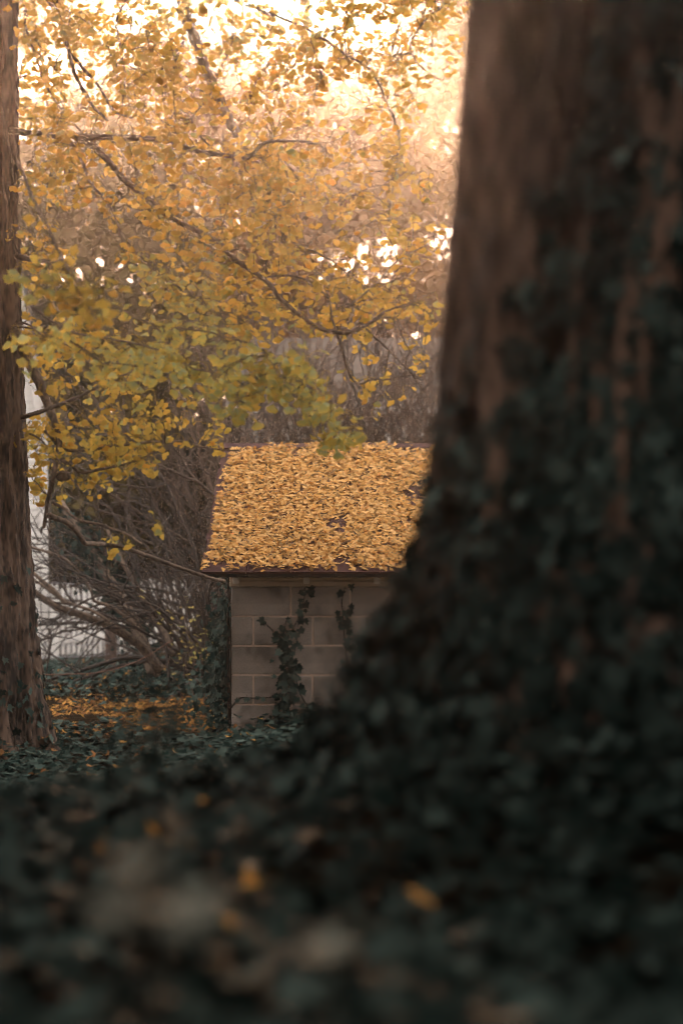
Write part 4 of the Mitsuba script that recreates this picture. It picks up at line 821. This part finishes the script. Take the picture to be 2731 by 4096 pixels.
# ------------------------------------------------------------------ trees beyond
CARD = np.array([[0, -1, 0], [.65, -.1, .12], [0, 1, 0], [-.65, -.1, .12]])
def far_tree(key, px, d, y_top, y_low, wpx, n, cols, seed, label, shape='round', sz=(0.10, 0.19), clump=0.5, group=None):
    g = np.random.default_rng(seed); b = at(px, 1670, d); gz = float(ground(b[0], b[1])); zt, zl = at(px, y_top, d)[2], at(px, y_low, d)[2]; W = wpx / F * d / 2
    key = numbered(key); P = spline([[b[0], d, gz - .1], [b[0] + g.normal(0, .15), d, (gz + zt) / 2], [b[0], d, zt - .3]], 0.4)
    mb = MB(); mb.add(*tube(P, np.linspace(0.10 + W * .05, 0.03, len(P)), 8)); centers = []
    for k in range(int(26 + W * 6)):
        u = g.uniform(0, 1); z = zl + (zt - zl) * u; a = g.uniform(0, 6.28)
        prof = (1 - u)**0.8 + 0.08 if shape == 'cone' else math.sqrt(max(1 - (2 * u - 0.9)**2 * 0.8, 0.05))
        rr = W * prof * math.sqrt(g.uniform(0.05, 1)); c = np.array([b[0] + rr * math.cos(a), d + rr * math.sin(a), z]); centers.append(c)
        q0 = P[np.argmin(np.abs(P[:, 2] - (z - rr * .5)))]; Q = spline([q0, (q0 + c) / 2 + [0, 0, .15], c], 0.3); mb.add(*tube(Q, np.linspace(.04, .008, len(Q)), 4, False))
    mb.put(f'{key}__trunk', 'branch_bark', True)
    m = MB(); C = np.array(centers); ck = g.integers(len(C), size=n); cs = clump * g.uniform(.6, 1.3, len(C)); tone = g.uniform(.65, 1.3, len(C)); hue = g.integers(len(cols), size=len(C))
    for k in ck:
        c = C[k] + g.normal(0, 1, 3) * cs[k] * [1, 1, .7]; R = frame(unit(g.normal(0, 1, 3)), g.normal(0, 1, 3))
        m.add((CARD * g.uniform(*sz)) @ R.T + c, [[0, 1, 2], [0, 2, 3]], np.array(cols[hue[k]]) * tone[k] * g.uniform(.8, 1.2))
    m.put(f'{key}__crown', 'needle_skin' if cols is OL else 'far_leaf_skin'); tag(f'{key}__crown', kind='stuff'); tag(key, label, 'tree', group)
OL, BRN, GLD = [(0.065, 0.048, 0.018), (0.085, 0.058, 0.024)], [(0.16, 0.075, 0.035), (0.13, 0.065, 0.03), (0.20, 0.09, 0.03)], [(0.34, 0.18, 0.035), (0.28, 0.15, 0.04)]
far_tree('evergreen_tree', 230, 46, 500, 2200, 640, 5200, OL, 71, 'dark olive evergreen behind the white house', 'cone', clump=.42)
far_tree('evergreen_tree', 520, 50, 560, 2200, 620, 5200, OL, 72, 'dark olive evergreen right of the one by the house', 'cone', clump=.42)
far_tree('evergreen_tree', 720, 49, 900, 2300, 560, 5200, OL, 83, 'dark olive evergreen farthest right behind the thicket', 'cone', clump=.42)
far_tree('autumn_tree', 900, 54, 250, 1500, 700, 7000, BRN, 73, 'brown leaved tree behind the middle of the ginkgo boughs')
far_tree('autumn_tree', 1300, 52, 300, 1450, 760, 9500, BRN, 74, 'red brown tree above the grey roof')
far_tree('autumn_tree', 1650, 56, -100, 1500, 640, 5000, BRN, 75, 'thin brown tree with sky showing through beside the huge trunk')
far_tree('autumn_tree', 300, 60, -650, 900, 900, 8500, GLD, 76, 'golden tree high behind the ginkgo at the left')
far_tree('autumn_tree', 1480, 64, -600, 900, 900, 8500, BRN, 77, 'tall open crowned brown tree beyond the roof')
far_tree('autumn_tree', 760, 66, -560, 900, 620, 6500, GLD, 78, 'tall thin golden tree in the bright gap')
far_tree('autumn_tree', 2050, 50, -300, 1500, 900, 4200, BRN, 79, 'brown tree hidden behind the huge trunk')
far_tree('evergreen_tree', -300, 52, 200, 2200, 800, 4200, OL, 80, 'tall dark evergreen behind the white house roof', 'cone')

g = np.random.default_rng(93); m = MB()  # dark foliage added to block the sky and darken the thicket gaps
for k in range(9000):
    x, d = at(g.uniform(150, 1050), 1670, 47)[0], 47 + g.normal(0, .5); z = float(ground(x, d)) + (4.1 + .5 * math.sin(x * 2.1)) * g.uniform(0, 1)**.8; R = frame(unit(g.normal(0, 1, 3)), g.normal(0, 1, 3))
    m.add((CARD * g.uniform(.07, .15)) @ R.T + [x, d, z], [[0, 1, 2], [0, 2, 3]], np.array(OL[0]) * g.uniform(.2, .5))
m.put('added_dark_hedge__foliage', 'needle_skin'); tag('added_dark_hedge__foliage', kind='stuff'); tag('added_dark_hedge', 'added dark hedge that blocks the sky behind the picket fence and the thicket', 'hedge')
g = np.random.default_rng(94)
for k in range(16):
    b = at(200 + k * 15.5 + g.normal(0, 2), 1670, 45.5); z = float(ground(b[0], b[1])); m = tube([[b[0], b[1], z], [b[0] + g.normal(0, .03), b[1], z + 1.2], [b[0] + g.normal(0, .04), b[1], z + g.uniform(2.1, 2.5)]], [.035, .033, .025], 6)
    put(numbered('stake_fence__stake'), m, 'wood_post', True)
tag('stake_fence', 'row of brown wooden stakes standing above the white picket fence', 'fence')
# an added unseen wood around the viewer's side of the yard, which keeps the sky's light off the mound and the shed front
g = np.random.default_rng(90); m = MB()
for k in range(15000):
    a = math.radians(g.uniform(112, 428)) ; a = a - math.pi * 2 if a > math.pi * 2 else a       # all round but the view ahead
    r = g.uniform(7.5, 13); x, d = r * math.cos(a), r * math.sin(a) + 1.0; z = g.uniform(-0.8, 10.5)
    if d > 7 and abs(x) < 6.0 or abs(x) < 0.32 * d + 1.2 and d > 0: continue
    R = frame(unit(g.normal(0, 1, 3)), g.normal(0, 1, 3))
    m.add((CARD * g.uniform(.22, .48)) @ R.T + [x, d, z], [[0, 1, 2], [0, 2, 3]], np.array(OL[0]) * g.uniform(.5, 1.1))
m.put('added_shade_wood', 'needle_skin'); tag('added_shade_wood', 'added unseen evergreen wood that shades the yard', kind='stuff')

# ------------------------------------------------------------------ air
scene['haze'] = {'type': 'cube', 'to_world': T().translate([0, 190, 4.0]).scale([304, 314, 11.8]), 'bsdf': {'type': 'null'}, 'interior': {'type': 'ref', 'id': 'haze_air'}}
tag('haze', kind='stuff')
